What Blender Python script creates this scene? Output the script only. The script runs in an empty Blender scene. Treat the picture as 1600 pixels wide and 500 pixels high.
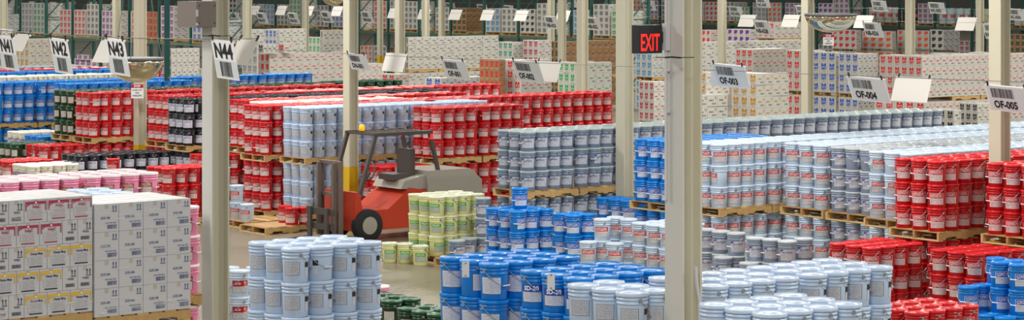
import bpy, math, random
import numpy as np
from mathutils import Vector, Matrix
random.seed(7)
R = math.radians
# ---------------------------------------------------------------- camera, world, lights, exposure
F, YH, CAMH, T = 3600.0, -38.0, 5.30, R(38.0)          # focal (px of 1600), horizon row, camera height, yaw of the aisles
scn = bpy.context.scene
COL = scn.collection
cam_d = bpy.data.cameras.new('camera'); cam = bpy.data.objects.new('camera', cam_d); COL.objects.link(cam)
cam.location = (0, 0, CAMH); cam.rotation_euler = (R(90), 0, 0)
cam_d.sensor_width = 36; cam_d.lens = F / 1600 * 36; cam_d.shift_y = -(250 - YH) / 1600
cam_d.clip_end = 500; cam_d.clip_start = 1
scn.camera = cam
w = bpy.data.worlds.new('warehouse_ambient'); scn.world = w; w.use_nodes = True
w.node_tree.nodes['Background'].inputs[0].default_value = (1.0, 0.985, 0.95, 1)
w.node_tree.nodes['Background'].inputs[1].default_value = 0.58
UX, UY = math.cos(T), math.sin(T)                       # u: along the lanes (away to the right); v: along the aisle
VX, VY = -math.sin(T), math.cos(T)
for i in range(5):
    for j in range(6):
        l = bpy.data.lights.new('high_bay_lamp', 'AREA'); l.shape = 'RECTANGLE'; l.size = 5.0; l.size_y = 1.6
        l.energy = 1750; l.color = (1.0, 0.96, 0.89)
        o = bpy.data.objects.new('high_bay_lamp', l); COL.objects.link(o)
        u, v = 6 + i * 17, 8 + j * 17
        o.location = (UX * u + VX * v, UY * u + VY * v, 10.5); o.rotation_euler = (0, 0, T)
vs = scn.view_settings
vs.view_transform = 'Standard'; vs.look = 'None'; vs.gamma = 1; vs.use_curve_mapping = False; vs.exposure = -0.6

# ---------------------------------------------------------------- helpers
def lin(c):
    return tuple(((x / 255) / 12.92 if x / 255 <= .04045 else ((x / 255 + .055) / 1.055) ** 2.4) for x in c)
def px(x, y, z):                                        # floor position of a photo point of known height
    d = F * (CAMH - z) / (y - YH)
    return ((x - 800) / F * d, d)
def pxd(x, d): return ((x - 800) / F * d, d)
def zat(y, d): return CAMH - (y - YH) * d / F
def off(p, a, b): return (p[0] + UX * a + VX * b, p[1] + UY * a + VY * b)
def nt(m): return m.node_tree.nodes, m.node_tree.links
MATS = {}
def mat(name, rgb, rough=.5, metal=0, noise=0, nscale=8, emit=0, spec=.5, bump=0, coat=0):
    if name in MATS: return MATS[name]
    m = bpy.data.materials.new(name); m.use_nodes = True; n, l = nt(m); b = n['Principled BSDF']
    c = lin(rgb); b.inputs['Base Color'].default_value = (*c, 1); b.inputs['Roughness'].default_value = rough
    b.inputs['Metallic'].default_value = metal; b.inputs['Specular IOR Level'].default_value = spec
    b.inputs['Coat Weight'].default_value = coat
    if emit: b.inputs['Emission Color'].default_value = (*c, 1); b.inputs['Emission Strength'].default_value = emit
    if noise or bump:
        tc = n.new('ShaderNodeTexCoord'); t = n.new('ShaderNodeTexNoise'); t.inputs['Scale'].default_value = nscale; t.inputs['Detail'].default_value = 4
        l.new(tc.outputs['Object'], t.inputs['Vector'])
        if noise:
            r = n.new('ShaderNodeMapRange'); r.inputs['To Min'].default_value = 1 - noise; r.inputs['To Max'].default_value = 1 + noise
            l.new(t.outputs['Fac'], r.inputs['Value'])
            x = n.new('ShaderNodeVectorMath'); x.operation = 'SCALE'; x.inputs[0].default_value = c
            l.new(r.outputs[0], x.inputs['Scale']); l.new(x.outputs[0], b.inputs['Base Color'])
        if bump:
            bp = n.new('ShaderNodeBump'); bp.inputs['Strength'].default_value = bump; bp.inputs['Distance'].default_value = .01
            l.new(t.outputs['Fac'], bp.inputs['Height']); l.new(bp.outputs[0], b.inputs['Normal'])
    MATS[name] = m
    return m
class G:                                                # tiny maths helper over shader nodes
    def __init__(s, m): s.m = m; s.n, s.l = nt(m)
    def op(s, o, a, b=None, c=None):
        k = s.n.new('ShaderNodeMath'); k.operation = o
        for i, v in enumerate((a, b, c)):
            if v is None: continue
            if isinstance(v, (int, float)): k.inputs[i].default_value = v
            else: s.l.new(v, k.inputs[i])
        return k.outputs[0]
    def rng(s, x, a, b): return s.op('MULTIPLY', s.op('GREATER_THAN', x, a), s.op('LESS_THAN', x, b))
    def rect(s, u, v, a, b, c, d): return s.op('MULTIPLY', s.rng(u, a, b), s.rng(v, c, d))
    def mx(s, f, a, b):
        k = s.n.new('ShaderNodeMix'); k.data_type = 'RGBA'
        if isinstance(f, (int, float)): k.inputs[0].default_value = f
        else: s.l.new(f, k.inputs[0])
        for i, v in ((6, a), (7, b)):
            if isinstance(v, tuple): k.inputs[i].default_value = (*v, 1)
            else: s.l.new(v, k.inputs[i])
        return k.outputs[2]
    def uv(s):
        t = s.n.new('ShaderNodeUVMap'); x = s.n.new('ShaderNodeSeparateXYZ'); s.l.new(t.outputs[0], x.inputs[0]); s.vec = t.outputs[0]
        return x.outputs[0], x.outputs[1]
    def noise(s, u, v, su, sv, detail=2):
        c = s.n.new('ShaderNodeCombineXYZ'); s.l.new(s.op('MULTIPLY', u, su), c.inputs[0]); s.l.new(s.op('MULTIPLY', v, sv), c.inputs[1])
        t = s.n.new('ShaderNodeTexNoise'); t.inputs['Scale'].default_value = 1; t.inputs['Detail'].default_value = detail
        s.l.new(c.outputs[0], t.inputs['Vector']); return t.outputs['Fac']
    def out(s, c, rough=.5):
        b = s.n['Principled BSDF']; s.l.new(c, b.inputs['Base Color']); b.inputs['Roughness'].default_value = rough
def textrows(g, u, v, rows, cols, lo, hi, thr=.45):     # rows of fine print between two heights
    rv = g.op('MULTIPLY', v, rows); line = g.op('GREATER_THAN', g.op('FRACT', rv), .45)
    words = g.op('GREATER_THAN', g.noise(u, g.op('FLOOR', rv), cols, 7.3), thr)
    return g.op('MULTIPLY', g.op('MULTIPLY', line, words), g.rect(u, v, .08, .92, lo, hi))
def label_mat(name, bg, text, band=None, b0=.6, border=None, script=None, corner=None, rows=11):
    if name in MATS: return MATS[name]
    m = bpy.data.materials.new(name); m.use_nodes = True; g = G(m); u, v = g.uv()
    c = g.mx(g.op('MULTIPLY', textrows(g, u, v, rows, 22, .06, (b0 - .05) if band else .93), .75), lin(bg), lin(text))
    if band:
        c = g.mx(g.op('GREATER_THAN', v, b0), c, lin(band))
        if script:
            s = g.op('GREATER_THAN', g.noise(u, v, 24, 15, 1), .53)
            mid = (b0 + 1) / 2; hw = (1 - b0) * .33
            c = g.mx(g.op('MULTIPLY', s, g.rect(u, v, .08, .9, mid - hw, mid + hw)), c, lin(script))
    elif script:
        s = g.op('GREATER_THAN', g.noise(u, v, 22, 14, 1), .5)
        c = g.mx(g.op('MULTIPLY', s, g.rect(u, v, .12, .78, .66, .82)), c, lin(script))
    if corner:
        k = g.op('ADD', g.op('POWER', g.op('SUBTRACT', u, 1.0), 2), g.op('POWER', g.op('SUBTRACT', v, .1), 2))
        c = g.mx(g.op('MULTIPLY', g.op('GREATER_THAN', k, 1.36), g.op('LESS_THAN', u, .6)), c, lin(corner))
    if border:
        e = g.op('SUBTRACT', 1.0, g.rect(u, v, .03, .97, .025, .975)); c = g.mx(e, c, lin(border))
    g.out(c, .45); MATS[name] = m
    return m
def link(name, me, parent=None, loc=None, rz=0):
    o = bpy.data.objects.new(name, me); COL.objects.link(o)
    if parent: o.parent = parent
    if loc is not None: o.location = loc
    if rz: o.rotation_euler = (0, 0, rz)
    return o
def tag(o, label=None, cat=None, group=None, kind=None):
    if label: o['label'] = label
    if cat: o['category'] = cat
    if group: o['group'] = group
    if kind: o['kind'] = kind
    return o
class MB:                                               # mesh builder
    def __init__(s): s.v = []; s.f = []; s.mi = []; s.uv = []; s.sm = []
    def face(s, idx, m=0, uv=None, sm=False): s.f.append(tuple(idx)); s.mi.append(m); s.uv.append(uv); s.sm.append(sm)
    def quad(s, pts, m=0, uv=((0, 0), (1, 0), (1, 1), (0, 1))):
        n = len(s.v); s.v += [tuple(p) for p in pts]; s.face(range(n, n + len(pts)), m, uv if len(pts) == 4 else None); return s
    def box(s, c, d, m=0, rz=0, mats=None, tilt=None):  # mats: per face (-x,+x,-y,+y,-z,+z)
        x, y, z = d[0] / 2, d[1] / 2, d[2] / 2
        P = [Vector(p) for p in ((-x, -y, -z), (x, -y, -z), (x, y, -z), (-x, y, -z), (-x, -y, z), (x, -y, z), (x, y, z), (-x, y, z))]
        if tilt: P = [tilt @ p for p in P]
        if rz: P = [Matrix.Rotation(rz, 3, 'Z') @ p for p in P]
        n = len(s.v); s.v += [tuple(p + Vector(c)) for p in P]
        for k, q in enumerate(((3, 0, 4, 7), (1, 2, 6, 5), (0, 1, 5, 4), (2, 3, 7, 6), (3, 2, 1, 0), (4, 5, 6, 7))):
            s.face([n + i for i in q], mats[k] if mats else m, ((0, 0), (1, 0), (1, 1), (0, 1)))
        return s
    def bar(s, a, b, wd, m=0, ht=None):                 # square bar between two points
        a, b = Vector(a), Vector(b); d = b - a; L = d.length
        q = d.to_track_quat('X', 'Z').to_matrix()
        return s.box((a + b) / 2, (L, wd, ht or wd), m, tilt=q)
    def lathe(s, prof, seg=24, c=(0, 0, 0), m=0, sm=True, axis='Z'):
        n = len(s.v)
        for r, z in prof:
            for k in range(seg):
                a = 2 * math.pi * k / seg
                p = (r * math.cos(a), r * math.sin(a), z)
                if axis == 'X': p = (z, p[0], p[1])
                if axis == 'Y': p = (p[0], z, p[1])
                s.v.append((p[0] + c[0], p[1] + c[1], p[2] + c[2]))
        for i in range(len(prof) - 1):
            for k in range(seg):
                k2 = (k + 1) % seg
                s.face((n + i * seg + k, n + i * seg + k2, n + (i + 1) * seg + k2, n + (i + 1) * seg + k), m, None, sm)
        if prof[-1][0] > 1e-6: s.face([n + (len(prof) - 1) * seg + k for k in range(seg)], m)
        if prof[0][0] > 1e-6: s.face([n + k for k in reversed(range(seg))], m)
        return s
    def tube(s, pts, r, seg=5, m=0, closed=False):
        n = len(s.v); pts = [Vector(p) for p in pts]; N = len(pts)
        for i, p in enumerate(pts):
            d = (pts[(i + 1) % N] - pts[i - 1]) if closed or 0 < i < N - 1 else (pts[1] - pts[0] if i == 0 else pts[-1] - pts[-2])
            d.normalize(); a = d.cross(Vector((0, 0, 1)));
            if a.length < 1e-3: a = d.cross(Vector((1, 0, 0)))
            a.normalize(); b = d.cross(a)
            for k in range(seg):
                t = 2 * math.pi * k / seg; s.v.append(tuple(p + r * (math.cos(t) * a + math.sin(t) * b)))
        for i in range(N if closed else N - 1):
            j = (i + 1) % N
            for k in range(seg):
                k2 = (k + 1) % seg; s.face((n + i * seg + k, n + i * seg + k2, n + j * seg + k2, n + j * seg + k), m, None, True)
        return s
    def prism(s, poly, y0, y1, m=0):                    # polygon in xz, extruded along y
        n = len(s.v); k = len(poly)
        s.v += [(x, y0, z) for x, z in poly] + [(x, y1, z) for x, z in poly]
        s.face([n + i for i in range(k)], m); s.face([n + k + i for i in reversed(range(k))], m)
        for i in range(k):
            j = (i + 1) % k; s.face((n + j, n + i, n + k + i, n + k + j), m)
        return s
    def add(s, o, fn, m=None):                          # append another builder with its points mapped
        n = len(s.v); s.v += [tuple(fn(p)) for p in o.v]
        for f, mi, uv, sm in zip(o.f, o.mi, o.uv, o.sm): s.face([n + i for i in f], mi if m is None else m, uv, sm)
        return s
    def mesh(s, name, mats):
        me = bpy.data.meshes.new(name); me.from_pydata(s.v, [], s.f)
        for m in mats: me.materials.append(m)
        me.polygons.foreach_set('material_index', s.mi); me.polygons.foreach_set('use_smooth', s.sm)
        if any(s.uv):
            ul = me.uv_layers.new(name='UVMap'); k = 0
            for f, uv in zip(s.f, s.uv):
                for i in range(len(f)):
                    ul.data[k].uv = uv[i] if uv else (0, 0); k += 1
        me.update(); return me
_tx = {}
def text(body, h, wscale=1.0, bold=0.0):                # lettering as a flat builder in xz, centred, height h
    k = (body, round(h, 4), wscale, bold)
    if k in _tx: return _tx[k]
    c = bpy.data.curves.new('lettering', 'FONT'); c.body = body; c.size = 1; c.offset = bold; c.resolution_u = 2
    o = bpy.data.objects.new('lettering', c); me = o.to_mesh()
    b = MB(); P = [v.co for v in me.vertices]
    if P:
        x0, x1 = min(p.x for p in P), max(p.x for p in P); y0, y1 = min(p.y for p in P), max(p.y for p in P)
        s = h / (y1 - y0)
        b.v = [((p.x - (x0 + x1) / 2) * s * wscale, 0, (p.y - (y0 + y1) / 2) * s) for p in P]
        b.f = [tuple(p.vertices) for p in me.polygons]; b.mi = [0] * len(b.f); b.uv = [None] * len(b.f); b.sm = [False] * len(b.f)
    o.to_mesh_clear(); bpy.data.objects.remove(o); bpy.data.curves.remove(c)
    _tx[k] = b; return b
def barcode(wd, h, n=26, seed=1):
    r = random.Random(seed); b = MB(); x = -wd / 2
    while x < wd / 2:
        a = wd / n * r.choice((.3, .5, .9)); g = wd / n * r.choice((.4, .6))
        b.quad([(x, 0, -h / 2), (min(x + a, wd / 2), 0, -h / 2), (min(x + a, wd / 2), 0, h / 2), (x, 0, h / 2)]); x += a + g
    return b

# ---------------------------------------------------------------- what the photo shows of each repeat: coverage test on the picture plane
def project(P, cx=0.0):
    P = np.asarray(P, float); d = P[:, 1]
    return np.stack([800 + F * (P[:, 0] - cx) / d, YH + F * (CAMH - P[:, 2]) / d], 1)
def hull(p):
    p = p[np.lexsort((p[:, 1], p[:, 0]))]
    def half(q):
        h = []
        for r in q:
            while len(h) > 1 and (h[-1][0] - h[-2][0]) * (r[1] - h[-2][1]) - (h[-1][1] - h[-2][1]) * (r[0] - h[-2][0]) <= 0: h.pop()
            h.append(r)
        return h[:-1]
    return half(p) + half(p[::-1])
class Item:
    __slots__ = ('pts', 'd', 'data', 'vis', 'side')
    def __init__(s, pts, data): s.pts = pts; s.d = float(min(p[1] for p in pts)); s.data = data; s.vis = 0; s.side = 0
ITEMS = []
OCC = {}; CLASH = {}
def uvof(p): return (p[0] * UX + p[1] * UY, p[0] * VX + p[1] * VY)
def occupy(p, a0, a1, b0, b1, z0, z1, who, tol=.012):
    u, v = uvof(p); bx = (u + a0, u + a1, v + b0, v + b1, z0, z1)
    cells = [(i, j) for i in range(int(bx[0] // 1.5), int(bx[1] // 1.5) + 1) for j in range(int(bx[2] // 1.5), int(bx[3] // 1.5) + 1)]
    for c in cells:
        for q, w in OCC.get(c, ()):
            if min(bx[1], q[1]) - max(bx[0], q[0]) > tol and min(bx[3], q[3]) - max(bx[2], q[2]) > tol and min(bx[5], q[5]) - max(bx[4], q[4]) > tol:
                CLASH[(who, w)] = CLASH.get((who, w), 0) + 1; return False
    for c in cells: OCC.setdefault(c, []).append((bx, who))
    return True
def coverage(cx, attr):
    M = np.zeros((250, 800), bool)                      # half-size picture
    for it in sorted(ITEMS, key=lambda i: sum(p[1] for p in i.pts) / len(i.pts) if i.data else i.d):
        q = project(it.pts, cx) / 2
        x0, x1 = max(0, int(q[:, 0].min())), min(799, int(q[:, 0].max()) + 1); y0, y1 = max(0, int(q[:, 1].min())), min(249, int(q[:, 1].max()) + 1)
        if x1 < x0 or y1 < y0 or q[:, 0].max() < 0 or q[:, 1].max() < 0: continue
        gx, gy = np.meshgrid(np.arange(x0, x1 + 1) + .5, np.arange(y0, y1 + 1) + .5)
        ins = np.ones(gx.shape, bool); h = hull(q); k = len(h)
        for i in range(k):
            a, b = h[i], h[(i + 1) % k]
            ins &= (b[0] - a[0]) * (gy - a[1]) - (b[1] - a[1]) * (gx - a[0]) >= 0
        sub = M[y0:y1 + 1, x0:x1 + 1]
        setattr(it, attr, max(getattr(it, attr), 4 * int((ins & ~sub).sum()))); sub |= ins
def box_pts(p, lu, lv, z0, z1):
    return [(*off(p, a, b), z) for a in (0, lu) for b in (0, lv) for z in (z0, z1)]

# ---------------------------------------------------------------- materials of the place
def plastic(name, rgb, rough=.32): return mat(name, rgb, rough, noise=.05, nscale=3)
WOOD = [mat('pallet_wood_%d' % i, c, .8, noise=.22, nscale=14, bump=.3) for i, c in enumerate(((196, 160, 104), (176, 138, 88), (208, 176, 122), (158, 122, 78)))]
STEEL = mat('galvanised_wire', (150, 150, 148), .35, .9)
INK = mat('black_ink', (26, 26, 30), .6)
FILM = None
def film_mat():
    m = bpy.data.materials.new('stretch_film'); m.use_nodes = True; n, l = nt(m)
    b = n['Principled BSDF']; b.inputs['Base Color'].default_value = (.95, .95, .95, 1); b.inputs['Roughness'].default_value = .18
    tc = n.new('ShaderNodeTexCoord'); mp = n.new('ShaderNodeMapping'); mp.inputs['Scale'].default_value = (3, 3, 22); l.new(tc.outputs['Object'], mp.inputs[0])
    t = n.new('ShaderNodeTexNoise'); t.inputs['Scale'].default_value = 1.6; t.inputs['Detail'].default_value = 6; l.new(mp.outputs[0], t.inputs['Vector'])
    r = n.new('ShaderNodeMapRange'); r.inputs['From Min'].default_value = .5; r.inputs['From Max'].default_value = .78; r.inputs['To Max'].default_value = .7
    l.new(t.outputs['Fac'], r.inputs['Value']); l.new(r.outputs[0], b.inputs['Alpha'])
    bp = n.new('ShaderNodeBump'); bp.inputs['Strength'].default_value = .8; bp.inputs['Distance'].default_value = .03; l.new(t.outputs['Fac'], bp.inputs['Height']); l.new(bp.outputs[0], b.inputs['Normal'])
    return m
def floor_mat():
    m = bpy.data.materials.new('polished_concrete'); m.use_nodes = True; g = G(m); n, l = g.n, g.l
    tc = n.new('ShaderNodeTexCoord'); a = n.new('ShaderNodeTexNoise'); a.inputs['Scale'].default_value = .5; a.inputs['Detail'].default_value = 8; l.new(tc.outputs['Object'], a.inputs['Vector'])
    c = g.mx(a.outputs['Fac'], lin((112, 102, 84)), lin((158, 148, 126)))
    v = n.new('ShaderNodeTexNoise'); v.inputs['Scale'].default_value = 9; v.inputs['Detail'].default_value = 5; l.new(tc.outputs['Object'], v.inputs['Vector'])
    c = g.mx(g.op('MULTIPLY', v.outputs['Fac'], .35), c, lin((96, 90, 76)))
    g.out(c, .3); b = n['Principled BSDF']; b.inputs['Specular IOR Level'].default_value = .35
    l.new(g.op('MULTIPLY_ADD', a.outputs['Fac'], .2, .2), b.inputs['Roughness']); return m

# ---------------------------------------------------------------- structure: floor, far wall, columns
fl = MB().quad([(-90, -5, 0), (90, -5, 0), (90, 230, 0), (-90, 230, 0)]).mesh('floor', [floor_mat()])
tag(link('floor', fl), 'polished tan concrete warehouse floor', 'floor', kind='structure')
wb = MB().box((0, 222, 6), (220, .4, 12)).mesh('wall_back', [mat('far_wall_paint', (96, 98, 92), .9, noise=.1, nscale=.4)])
tag(link('wall_back', wb), 'distant grey wall behind the racks', 'wall', kind='structure')
CREAM = mat('column_cream_paint', (202, 198, 178), .45, noise=.05, nscale=2)
GREYFACE = mat('column_grey_face', (196, 196, 192), .45, noise=.05, nscale=2)  # greyer tone for one flange face of the two near columns
YEL = mat('safety_yellow_paint', (214, 176, 28), .45, noise=.06)
def hsec(s, t0):                                        # W-section outline: flanges across u
    a = s / 2; w2 = .008
    return [(-a, -a), (-a + t0, -a), (-a + t0, -w2 - .012), (-a + t0 + .012, -w2), (a - t0 - .012, -w2), (a - t0, -w2 - .012), (a - t0, -a), (a, -a),
            (a, a), (a - t0, a), (a - t0, w2), (-a + t0, w2), (-a + t0, a), (-a, a)]
def column_mesh(name, z0, z1, s, m, m2=None):
    b = MB(); pl = hsec(s, .022); k = len(pl)
    b.v = [(x, y, z0) for x, y in pl] + [(x, y, z1) for x, y in pl]
    for i in range(k):
        j = (i + 1) % k; b.face((i, j, k + j, k + i), 1 if pl[i][0] == pl[j][0] == -s / 2 else 0)
    return b.mesh(name, [m, m2 or m])
CS = .235
CM = column_mesh('column', 1.19, 12, CS, CREAM); CMG = column_mesh('column', 1.19, 12, CS, CREAM, GREYFACE)
CY = column_mesh('yellow_base', 0, 1.19, CS + .002, YEL)
BPL = MB().box((0, 0, .012), (.4, .4, .024)).mesh('base_plate', [YEL])
# x in the photo, distance, greyer flange face or not
COLS = [(337, 27.4, 1, 'grey H section steel column carrying the flat grey junction box'), (1068, 20.6, 1, 'grey H section steel column with conduit beside the lit exit sign'),
        (976, 42.9, 0, 'cream steel column with yellow base behind the blue pails'), (548, 49.6, 0, 'cream steel column with yellow base among the pale blue pails'),
        (219, 56.0, 0, 'cream steel column carrying the stop sign under the dome mirror'), (1562, 35.8, 0, 'cream steel column rising among the stacked red pails'),
        (910, 65.6, 0, 'cream steel column with yellow base beside the green printed cartons'), (1262, 59.3, 0, 'cream steel column between the blue and red printed cartons')]
for xx, dd in ((625, 72.5), (386, 79.5), (182, 86), (6, 93), (1422, 76), (1128, 83), (878, 90), (665, 97), (477, 103), (1531, 92), (861, 104), (690, 112), (594, 118)):
    COLS.append((xx, dd, 0, 'distant cream steel column standing among the carton stacks'))
COLPOS = {}
for i, (xx, dd, g, lab) in enumerate(COLS):
    p = pxd(xx, dd); COLPOS[xx] = p
    o = link('column', CMG if g else CM, None, (*p, 0), T)
    tag(o, lab, 'column', 'distant columns' if 'distant' in lab else None, 'structure')
    link('yellow_base', CY, o); link('base_plate', BPL, o)
    ITEMS.append(Item([(*off(p, a, b), z) for a in (-CS / 2, CS / 2) for b in (-CS / 2, CS / 2) for z in (0, 8)], None))
    occupy(p, -CS / 2, CS / 2, -CS / 2, CS / 2, 0, 8, lab[:30])

# ---------------------------------------------------------------- pails
SU, SV, LP, PH = .305, .335, .36, .14                   # spacing along and across a pallet, stacking pitch, pallet height
BODY = [(.126, 0), (.130, .006), (.1385, .250), (.1385, .256), (.1465, .260), (.1465, .272), (.140, .276), (.140, .293), (.1475, .297), (.1475, .309), (.141, .313), (.1415, .336)]
LIDP = [(.1415, .326), (.1505, .328), (.1515, .333), (.151, .352), (.147, .361), (.139, .362), (.136, .353), (.05, .353), (.047, .357), (0, .357)]
def patch(r0, r1, z0, z1, a0, a1, n=10):                # label wrapped on the wall, facing local -y
    b = MB()
    for i in range(n + 1):
        a = R(-90) + R(a0 + (a1 - a0) * i / n)
        b.v += [(r0 * math.cos(a), r0 * math.sin(a), z0), (r1 * math.cos(a), r1 * math.sin(a), z1)]
    for i in range(n): b.face((2 * i, 2 * i + 2, 2 * i + 3, 2 * i + 1), 0, ((i / n, 0), ((i + 1) / n, 0), ((i + 1) / n, 1), (i / n, 1)), True)
    return b
def wall_r(z): return .130 + (.1385 - .130) * z / .25
def bail(dirdeg, drop):
    b = MB(); P = []
    for i in range(15):
        f = -90 + 180 * i / 14; a = R(-90 + dirdeg + f); c = math.cos(R(f))
        P.append(((.1525 + .004 * c) * math.cos(a), (.1525 + .004 * c) * math.sin(a), .300 - drop * c))
    b.tube(P, .0032, 5, 0)
    for s in (-90, 90):
        a = R(-90 + dirdeg + s); b.box((.150 * math.cos(a), .150 * math.sin(a), .298), (.014, .03, .03), 0, rz=a)
    a = R(-90 + dirdeg); m = Vector((.160 * math.cos(a), .160 * math.sin(a), .300 - drop)); tv = Vector((-math.sin(a), math.cos(a), 0))
    b.tube([m - tv * .05, m - tv * .02, m + tv * .02, m + tv * .05], .008, 6, 1)
    return b
# kind: body, lid, label args, label (z0,z1,a0,a1), bail direction, base yaw, yaw jitter
KINDS = {
 'pale_blue_pail': ((188, 209, 236), (194, 213, 238), dict(bg=(196, 200, 210), text=(120, 124, 136), border=(50, 54, 66), rows=17), (.085, .225, -40, 34), 128, -14, 5),
 'white_pail': ((194, 214, 236), (200, 216, 232), dict(bg=(206, 206, 208), text=(120, 120, 128), band=(196, 26, 34), b0=.56, script=(244, 240, 240), border=(120, 110, 120)), (.06, .232, -52, 48), -70, -2, 8),
 'red_pail': ((196, 14, 24), (206, 20, 30), dict(bg=(226, 214, 214), text=(170, 130, 134), band=(188, 24, 34), b0=.55, script=(242, 232, 232), border=(230, 215, 215)), (.06, .232, -52, 44), -52, -8, 10),
 'blue_pail': ((0, 124, 214), (0, 130, 220), dict(bg=(214, 222, 236), text=(140, 150, 180), band=(18, 66, 180), b0=.55, script=(228, 234, 246), border=(214, 222, 236)), (.06, .232, -52, 46), -58, 2, 14),
 'grey_pail': ((122, 138, 162), (176, 190, 192), dict(bg=(208, 212, 222), text=(130, 138, 160), script=(60, 74, 130), corner=(40, 62, 130)), (.07, .232, -54, 50), -62, 0, 7),
 'silver_pail': ((142, 156, 180), (180, 187, 192), dict(bg=(204, 206, 214), text=(130, 128, 146), script=(84, 56, 140), corner=(84, 60, 130)), (.07, .232, -54, 50), -62, 4, 7),
 'green_pail': ((8, 62, 34), (14, 76, 42), dict(bg=(222, 220, 214), text=(90, 110, 96), border=(190, 60, 50)), (.07, .225, -34, 30), 120, -20, 14),
 'black_pail': ((24, 27, 36), (34, 37, 46), dict(bg=(206, 208, 220), text=(130, 132, 150), band=(206, 208, 220), b0=.5, script=(30, 50, 150), border=(206, 208, 220)), (.06, .232, -56, 52), -64, 0, 12),
 'yellow_pail': ((224, 226, 158), (226, 230, 204), dict(bg=(190, 198, 186), text=(120, 130, 124), band=(60, 160, 40), b0=.6, script=(230, 244, 220), border=(96, 100, 90)), (.07, .232, -50, 36), 120, -8, 7),
 'pink_pail': ((238, 142, 180), (244, 226, 232), dict(bg=(228, 216, 216), text=(150, 120, 120), band=(166, 90, 44), b0=.6, script=(240, 226, 210), border=(60, 40, 44)), (.06, .225, -50, 40), 70, -4, 8),
 'cream_pail': ((230, 228, 210), (238, 236, 224), dict(bg=(214, 208, 222), text=(120, 110, 150), band=(80, 60, 130), b0=.55, script=(230, 226, 240)), (.06, .2, -52, 46), -62, 0, 8),
 'sign_blue_pail': ((0, 124, 214), (0, 130, 220), dict(bg=(212, 218, 232), text=(140, 150, 182), border=(70, 74, 110), rows=17), (.065, .235, -50, 42), 60, -12, 5),
}
PK = {}
def prep(kind):
    bc, lc, la, lz, bd, yaw, jit = KINDS[kind]
    nm = kind.replace('sign_', '')
    mb, ml = plastic(kind + '_body', bc), plastic(kind + '_lid', lc, .28)
    lm = label_mat(kind + '_label', **la)
    steel = mat('bail_wire', (176, 178, 184), .4, .8); grip = mat('bail_grip', (230, 230, 232), .4)
    body = MB().lathe(BODY, 24); lid = MB().lathe(LIDP, 24, m=0)
    for k in range(12):                                 # pull tabs round the rim of the lid
        a = 2 * math.pi * (k + .3) / 12; lid.box((.1515 * math.cos(a), .1515 * math.sin(a), .336), (.004, .016, .014), 0, rz=a)
    lab = patch(wall_r(lz[0]) + .0016, wall_r(lz[1]) + .0016, lz[0], lz[1], lz[2], lz[3])
    hand = bail(bd, .15)
    one = MB(); idt = lambda p: p
    one.add(MB().lathe(BODY, 16), idt, 0); one.add(MB().lathe(LIDP, 16), idt, 1); one.add(lab, idt, 2)
    PK[kind] = dict(name=nm, body=body.mesh(nm, [mb]), lid=lid.mesh('lid', [ml]), label=lab.mesh('label', [lm]), handle=hand.mesh('handle', [steel, grip]),
                    one=one.mesh(nm, [mb, ml, lm]), mats=[mb, ml, lm], yaw=yaw, jit=jit)
    lo = MB().lathe([BODY[0], BODY[2], (.146, .26), (.1415, .31), (.1515, .333), (.147, .361), (.136, .355), (0, .355)], 10)
    lo.mi = [1 if i >= 30 else 0 for i in range(len(lo.f))]
    PK[kind]['low'] = lo
for k in KINDS: prep(k)
RING = [(math.cos(a), math.sin(a)) for a in [2 * math.pi * i / 8 for i in range(8)]]
def pail_item(kind, p, zb, desc, group, yaw=None, extra=None, hs=.138):
    pts = [(p[0] + .15 * c, p[1] + .15 * s, zb + .355) for c, s in RING] + [(p[0] + .132 * c, p[1] + .132 * s, zb) for c, s in RING[4:] + RING[:1]]
    if project(pts)[:, 0].min() > 1680 or project(pts)[:, 0].max() < -80: return None
    if not occupy(p, -hs, hs, -hs, hs, zb, zb + .35, group): return None
    k = PK[kind]
    y = k['yaw'] + random.uniform(-k['jit'], k['jit']) if yaw is None else yaw
    if random.random() < .04: y += random.choice((-70, 60, 40))
    it = Item(pts, ('pail', kind, p, zb, desc, group, R(y), extra)); ITEMS.append(it); return it
def pallet_item(p, zb, desc, lu=1.22, lv=1.02, group='wooden pallets under the pail stacks'):
    pts = box_pts(p, lu, lv, zb, zb + PH)
    q = project(pts)
    if q[:, 0].min() > 1640 or q[:, 0].max() < -40 or q[:, 1].min() > 520: return
    if not occupy(p, 0, lu, 0, lv, zb, zb + PH, 'pallet ' + desc, .03): return
    ITEMS.append(Item(pts, ('pallet', p, zb, desc, lu, lv, group)))
ORD = ('first', 'second', 'third', 'fourth', 'fifth', 'sixth', 'seventh', 'eighth', 'ninth', 'tenth')
FILE = ('outer', 'middle', 'inner')
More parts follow.
